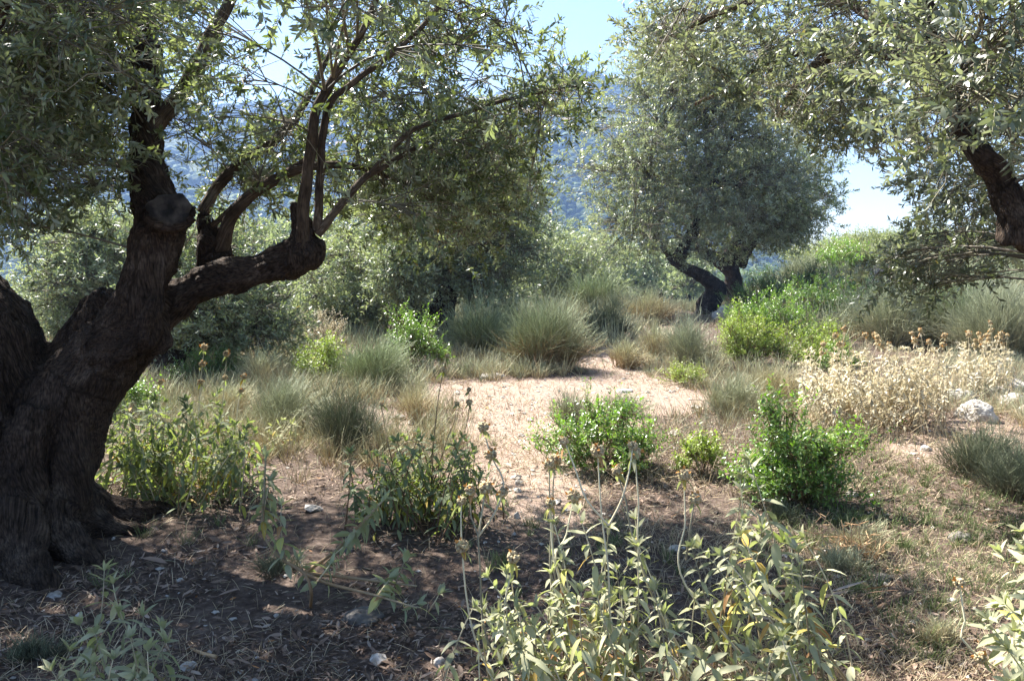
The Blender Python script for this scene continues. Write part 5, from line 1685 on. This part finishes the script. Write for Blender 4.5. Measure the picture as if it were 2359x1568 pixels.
def litter():
    mb = MB()
    X, Y = scatter(90000, 1.9, 14)
    c = clearing(X, Y)
    k = rng.random(len(X)) < (1 - 0.8 * c) * (0.12 + 0.88 * sstep(-0.5, 0.5, wav(X, Y, 2.6, 6) + 0.5 * wav(X, Y, 7, 1)))
    X, Y = X[k], Y[k]
    n = len(X)
    a = rng.uniform(0, 6.28, n)
    D = unit(np.column_stack([np.cos(a), np.sin(a), rng.normal(0, 0.25, n)]))
    Nn = unit(np.column_stack([rng.normal(0, 0.35, (n, 2)), np.ones(n)]))
    Ln = 0.0175 * np.exp(rng.normal(0.3, 0.42, n)) * (1 + 0.06 * Y)
    P = np.column_stack([X, Y, H(X, Y) + 0.003 + rng.random(n) * 0.014])
    leaves(mb, P, D, Nn, Ln, Ln * rng.uniform(0.18, 0.36, n), np.column_stack([np.clip(rng.beta(2, 2.2, n) + (rng.random(n) < 0.02) * 0.5, 0, 1), rng.random(n)]), 'mid', fold=0.4, droop=rng.uniform(-0.3, 0.3, n))
    o = mb.build('leaf_litter', M['litter'])
    tag(o, 'brown and grey dead leaves strewn over the ground', 'leaf litter', kind='stuff')


def grass(name, n, y0, y1, hmin, hmax, mat, label, dens, width=0.0016, flat=0.5):
    X, Y = scatter(n, y0, y1)
    k = rng.random(n) < dens(X, Y)
    X, Y = X[k], Y[k]
    n = len(X)
    a = rng.uniform(0, 6.28, n)
    h = rng.uniform(hmin, hmax, n)
    lay = rng.random(n) ** (1 / max(flat, 0.05)) if flat < 1 else rng.random(n)
    p0 = np.column_stack([X, Y, H(X, Y) - 0.005])
    d = np.column_stack([np.cos(a) * (0.25 + lay), np.sin(a) * (0.25 + lay), 1.05 - 0.85 * lay])
    p1 = p0 + d * (h * 0.55)[:, None]
    p2 = p0 + d * h[:, None] * np.array([1.15, 1.15, 0.8])
    p2[:, 2] = np.maximum(p2[:, 2], H(p2[:, 0], p2[:, 1]) + 0.004)
    mb = MB()
    tubes(mb, bez(p0, p1, p2, 4), np.array([[1, 0.9, 0.65, 0.2]]) * (width * (0.6 + 0.11 * Y))[:, None], 3,
          np.stack([np.repeat(rng.random((n, 1)), 4, 1), np.repeat(rng.random((n, 1)), 4, 1), np.tile(np.linspace(0, 1, 4), (n, 1))], -1))
    o = mb.build(name, mat)
    tag(o, label, 'grass', kind='stuff')


litter()
grass('dry_grass', 130000, 1.9, 20, 0.03, 0.11, M['dry_grass'], 'short straw-coloured dry grass over the open ground',
      lambda x, y: (0.25 + 0.75 * sstep(-0.5, 0.6, wav(x, y, 1.6, 7))) * (1 - 0.1 * clearing(x, y)) * (0.3 + 0.7 * sstep(0.6, 1.3, np.hypot((x + 1.6) / 2.4, (y - 3.9) / 1.7))), flat=0.8)
grass('green_grass', 60000, 1.9, 20, 0.03, 0.13, M['green_grass'], 'thin green and grey grass growing between the shrubs',
      lambda x, y: sstep(0.1, 0.9, wav(x, y, 1.2, 2)) * (1 - 0.9 * clearing(x, y)), flat=0.5)
grass('tall_dry_grass', 42000, 5.0, 24, 0.10, 0.36, M['dry_grass'], 'taller dry grass standing round the clearing and on the verge',
      lambda x, y: sstep(-0.3, 0.7, wav(x, y, 0.9, 3)) * (1 - clearing(x, y)) * sstep(5, 8, y), flat=0.35)


grass('grey_grass', 46000, 5.0, 26, 0.12, 0.38, M['broom'], 'grey-green wiry grass standing between the shrubs',
      lambda x, y: sstep(-0.2, 0.8, wav(x, y, 0.8, 4)) * (1 - clearing(x, y)) * sstep(5.5, 9, y), flat=0.3)


def tufts(name, n, y0, y1, h0, h1, per, mat, label, dens, wid=0.0016):
    X, Y = scatter(n, y0, y1)
    k = (rng.random(n) < dens(X, Y)) & ~((np.abs(X / Y - 0.225) < 0.04) & (Y > 15))
    X, Y = X[k], Y[k]
    n = len(X)
    i = np.repeat(np.arange(n), per)
    m = len(i)
    h = rng.uniform(h0, h1, n)[i] * rng.uniform(0.4, 1.15, m)
    a = rng.uniform(0, 6.28, m)
    r = rng.random(m) ** 0.7
    px, py = X[i] + np.cos(a) * r * 0.3 * h, Y[i] + np.sin(a) * r * 0.3 * h
    p0 = np.column_stack([px, py, H(px, py) - 0.01])
    sp = r * rng.uniform(0.1, 0.7, m)
    d = np.column_stack([np.cos(a) * sp, np.sin(a) * sp, np.ones(m)]) + np.concatenate([rng.normal(0, 0.22, (m, 2)), np.zeros((m, 1))], 1)
    bend = rng.uniform(0, 0.6, m)
    p1 = p0 + d * (h * 0.55)[:, None]
    p2 = p0 + d * (h * (1 - 0.2 * bend))[:, None] + np.column_stack([np.cos(a) * bend * h * 0.4, np.sin(a) * bend * h * 0.4, -bend * h * 0.35])
    mb = MB()
    tubes(mb, bez(p0, p1, p2, 4), np.array([[1, 0.9, 0.65, 0.2]]) * (wid * (0.6 + 0.11 * Y[i]))[:, None], 3,
          np.stack([np.repeat(np.clip(rng.random(n)[i] * 0.6 + rng.random(m) * 0.4, 0, 1)[:, None], 4, 1), np.repeat(rng.random((m, 1)), 4, 1), np.tile(np.linspace(0.05, 1, 4), (m, 1))], -1))
    tag(mb.build(name, mat), label, 'grass', kind='stuff')


tufts('grass_tufts', 8000, 5.2, 26, 0.12, 0.38, 22, M['broom_dry'], 'pale dry grass tufts filling the ground between the shrubs',
      lambda x, y: sstep(-0.5, 0.5, wav(x, y, 0.7, 5)) * (1 - np.clip(clearing(x, y) * 1.3, 0, 1)) * sstep(5.2, 7.5, y))
tufts('green_tufts', 4200, 6.0, 26, 0.12, 0.36, 22, M['broom'], 'greenish wiry tufts between the shrubs',
      lambda x, y: sstep(-0.2, 0.7, wav(x, y, 0.9, 1)) * (1 - np.clip(clearing(x, y) * 1.4, 0, 1)) * sstep(6, 8.5, y))
tufts('low_tufts', 2600, 1.9, 7, 0.05, 0.14, 30, M['green_grass'], 'low soft green tufts in the leaf litter',
      lambda x, y: sstep(-0.1, 0.8, wav(x, y, 1.4, 2)) * (1 - clearing(x, y)) * (0.25 + 0.75 * sstep(0.5, 1.2, np.hypot((x + 1.9) / 1.6, (y - 3.9) / 1.2))), wid=0.0011)


def twigs():
    n = 900
    X, Y = scatter(n, 1.9, 10)
    a = rng.uniform(0, 6.28, n)
    L = rng.uniform(0.04, 0.22, n)
    p0 = np.column_stack([X, Y, H(X, Y) + 0.008])
    p2 = p0 + np.column_stack([np.cos(a) * L, np.sin(a) * L, np.zeros(n)])
    p2[:, 2] = H(p2[:, 0], p2[:, 1]) + 0.01
    mid = (p0 + p2) / 2 + rng.normal(0, 0.015, (n, 3)) + np.array([0, 0, 0.012])
    mb = MB()
    tubes(mb, bez(p0, mid, p2, 4), np.tile(np.array([[1, 0.9, 0.7, 0.4]]) * 0.003, (n, 1)) * rng.uniform(0.5, 1.3, (n, 1)), 4, np.column_stack([rng.random((n, 2)), rng.random(n)]))
    tag(mb.build('fallen_twigs', M['twig']), 'thin fallen twigs scattered on the ground', 'twigs', kind='stuff')


def pebbles():
    n = 5200
    X, Y = scatter(n, 1.9, 13)
    k = rng.random(n) < 0.10 + 0.8 * clearing(X, Y)
    X, Y = X[k], Y[k]
    n = len(X)
    V0 = unit(np.array([(1, 0, 0), (-1, 0, 0), (0, 1, 0), (0, -1, 0), (0, 0, 1), (0, 0, -1), (.7, .7, .5), (-.7, .7, .5), (-.7, -.7, .5), (.7, -.7, .5)], float))
    F0 = [(6, 4, 0), (0, 4, 9), (6, 2, 4), (2, 7, 4), (7, 1, 4), (1, 8, 4), (8, 3, 4), (3, 9, 4), (0, 5, 6), (6, 5, 2), (2, 5, 7), (7, 5, 1), (1, 5, 8), (8, 5, 3), (3, 5, 9), (9, 5, 0), ]
    F0 = [f for f in F0] + []
    s = rng.uniform(0.004, 0.016, n) * (1 + 0.08 * Y) * (1 + 1.5 * (rng.random(n) < 0.04))
    V = V0[None] * s[:, None, None] * rng.uniform(0.6, 1.3, (n, 1, 3)) * (1 + 0.2 * rng.normal(size=(n, 10, 1))) * np.array([1, 1, 0.6])
    V = V + np.column_stack([X, Y, H(X, Y) + s * 0.2])[:, None]
    F = (np.array(F0)[None] + (np.arange(n) * 10)[:, None, None]).reshape(-1, 3)
    mb = MB()
    mb.add(V.reshape(-1, 3), None, F)
    tag(mb.build('pebbles', M['rock'], smooth=False), 'small pale limestone pebbles scattered over the bare ground', 'pebbles', kind='stuff')


twigs()
pebbles()

# ------------------------------------------------------------------ small single things
# iris-like blades
b = ground_at(1800, 1255)
t = None
mb = MB()
for i in range(6):
    tipp = at([1745, 1762, 1775, 1812, 1790, 1835][i], [1205, 1215, 1222, 1215, 1205, 1235][i], b[1] + rng.normal(0, 0.05))
    d = tipp - b
    L = np.linalg.norm(d)
    leaves(mb, (b + np.array([0.004 * i, 0.004 * i, 0]))[None], d[None], np.array([[0.2, -1.0, 0.5]]), np.array([L]), np.array([0.028]), np.array([[0.7, 0.6]]), 'near', fold=0.5, droop=0.12)
tag(mb.build('iris_plant', M['phlomis_dark'], None, b), 'fan of flat sword-shaped grey-green leaves behind the tall sage', 'plant')

# spiny tan stalks
b = ground_at(1955, 1290)
mb = MB()
segs = [(b, at(1955, 1200, b[1]))]
pts = []
for i in range(16):
    p = b + np.array([rng.normal(0, 0.06), rng.normal(0, 0.05), 0])
    p[2] = float(H(p[0], p[1]))
    q = [p]
    d = unit(np.array([rng.normal(0, 0.35), rng.normal(0, 0.2), 1]))
    for j in range(6):
        d = unit(d + rng.normal(0, 0.55, 3) + np.array([0, 0, 0.15]))
        q.append(q[-1] + d * rng.uniform(0.03, 0.07))
    pts.append(q)
    for j in range(2, 6):
        e = q[j] + unit(rng.normal(size=3) + np.array([0, 0, 0.3])) * 0.05
        pts.append([q[j] + (e - q[j]) * u for u in np.linspace(0, 1, 7)])
P = np.array(pts)
P[:, :, 2] = np.maximum(P[:, :, 2], H(P[:, :, 0], P[:, :, 1]) + 0.005)
tubes(mb, P, np.tile(np.linspace(0.0032, 0.0016, 7)[None], (len(P), 1)), 4, np.column_stack([rng.random((len(P), 2)), np.full(len(P), 0.7)]))
tag(mb.build('thorny_shrub', M['red_stalk'], None, b), 'leafless tan zigzag twigs of a thorny shrub in front of the largest glossy shrub', 'shrub')

# fallen withered leaf stalks, orange
b = ground_at(1830, 1395)
mb = MB()
n = 38
a = rng.normal(0, 0.35, n) + np.where(rng.random(n) < 0.5, 0.1, math.pi)
p0 = b + np.column_stack([rng.normal(0, 0.16, n), rng.normal(0, 0.06, n), np.zeros(n)])
Ln = rng.uniform(0.12, 0.3, n)
p0[:, 2] = H(p0[:, 0], p0[:, 1]) + rng.uniform(0.01, 0.06, n)
leaves(mb, p0, np.column_stack([np.cos(a), np.sin(a) * 0.5, rng.normal(0, 0.15, n)]), np.column_stack([rng.normal(0, 0.5, (n, 2)), np.ones(n)]), Ln, rng.uniform(0.008, 0.02, n), np.column_stack([rng.uniform(0.9, 1.0, n), rng.random(n)]), 'near', fold=0.6, droop=rng.uniform(-0.1, 0.25, n))
tag(mb.build('withered_plant', M['litter'], None, b), 'heap of withered orange strap leaves lying beside the tall sage', 'plant')

# fallen stick
p = [ground_at(1990, 1425), ground_at(2040, 1400), ground_at(2085, 1375)]
p = np.array(p) + np.array([0, 0, 0.015])
mb = MB()
pp, rr = resample(p, np.array([0.006, 0.013, 0.011]), 0.03)
tubes(mb, pp[None], rr[None], 7, np.stack([np.full(len(pp), 0.5), np.full(len(pp), 0.5), np.linspace(0.3, 0.6, len(pp))], -1)[None], caps=True)
tag(mb.build('fallen_stick', M['brown_stem'], None, pp[0]), 'thick brown stick lying on the dry grass, lower right', 'stick')
p = np.array([ground_at(440, 1500), ground_at(470, 1515), ground_at(498, 1520)]) + np.array([0, 0, 0.012])
mb = MB()
pp, rr = resample(p, np.array([0.005, 0.008, 0.009]), 0.03)
tubes(mb, pp[None], rr[None], 7, np.stack([np.full(len(pp), 0.5), np.full(len(pp), 0.5), np.linspace(0.6, 0.9, len(pp))], -1)[None], caps=True)
tag(mb.build('fallen_stick', M['red_stalk'], None, pp[0]), 'short tan stick in the lower left litter above the flat stone', 'stick')

# ------------------------------------------------------------------ light, sky, air
sd = Vector((math.sin(SUN_AZ) * math.cos(SUN_EL), math.cos(SUN_AZ) * math.cos(SUN_EL), math.sin(SUN_EL)))
sun_d = bpy.data.lights.new('sun', 'SUN')
sun_d.energy = 5.0
sun_d.angle = math.radians(0.53)
sun_d.color = (1.0, 0.955, 0.88)
sun = bpy.data.objects.new('sun', sun_d)
sun.rotation_euler = (-sd).to_track_quat('-Z', 'Y').to_euler()
sun.location = (0, 0, 40)
COL.objects.link(sun)

w = bpy.data.worlds.new('World')
scene.world = w
w.use_nodes = True
nt = w.node_tree
nt.nodes.clear()
sky = nt.nodes.new('ShaderNodeTexSky')
sky.sky_type = 'NISHITA'
sky.sun_disc = False
sky.sun_elevation = SUN_EL
sky.sun_rotation = SUN_AZ
sky.air_density = 1.0
sky.dust_density = 0.25
bg = nt.nodes.new('ShaderNodeBackground')
bg.inputs['Strength'].default_value = 0.05
wo = nt.nodes.new('ShaderNodeOutputWorld')
nt.links.new(sky.outputs[0], bg.inputs['Color'])
nt.links.new(bg.outputs[0], wo.inputs['Surface'])

HAZE = 0.00042
if HAZE:
    m, nt, out = nmat('haze_air')
    v = nt.nodes.new('ShaderNodeVolumePrincipled')
    v.inputs['Color'].default_value = (0.34, 0.54, 1.0, 1)
    v.inputs['Density'].default_value = HAZE
    v.inputs['Anisotropy'].default_value = 0.2
    nt.links.new(v.outputs[0], out.inputs['Volume'])
    mb = MB()
    x0, x1, y0, y1, z0, z1 = -1520, 1520, -1520, 1520, -60, 275
    V = [(x0, y0, z0), (x1, y0, z0), (x1, y1, z0), (x0, y1, z0), (x0, y0, z1), (x1, y0, z1), (x1, y1, z1), (x0, y1, z1)]
    mb.add(V, [(0, 3, 2, 1), (4, 5, 6, 7), (0, 1, 5, 4), (1, 2, 6, 5), (2, 3, 7, 6), (3, 0, 4, 7)])
    o = mb.build('haze', m, smooth=False)
    tag(o, 'thin bluish summer haze over the valley', 'haze', kind='stuff')

scene.view_settings.view_transform = 'Standard'
scene.view_settings.look = 'None'
scene.view_settings.exposure = 2.15
scene.view_settings.gamma = 1.0
scene.render.engine = 'CYCLES'
cy = scene.cycles
cy.max_bounces = 6
cy.diffuse_bounces = 3
cy.glossy_bounces = 2
cy.transmission_bounces = 4
cy.transparent_max_bounces = 4
cy.volume_bounces = 0
cy.use_denoising = True
cy.sample_clamp_indirect = 6
tot = sum(len(o.data.polygons) for o in scene.objects if o.type == 'MESH')
gz = scene.objects['ground'].data
print('HIGHEST', max((o.matrix_world @ Vector(c)).z for o in scene.objects if o.type == 'MESH' and o.name != 'haze' for c in o.bound_box))
print('POLYS', tot, 'low', min(v.co.z for v in gz.vertices), 'high', max(v.co.z for v in gz.vertices))
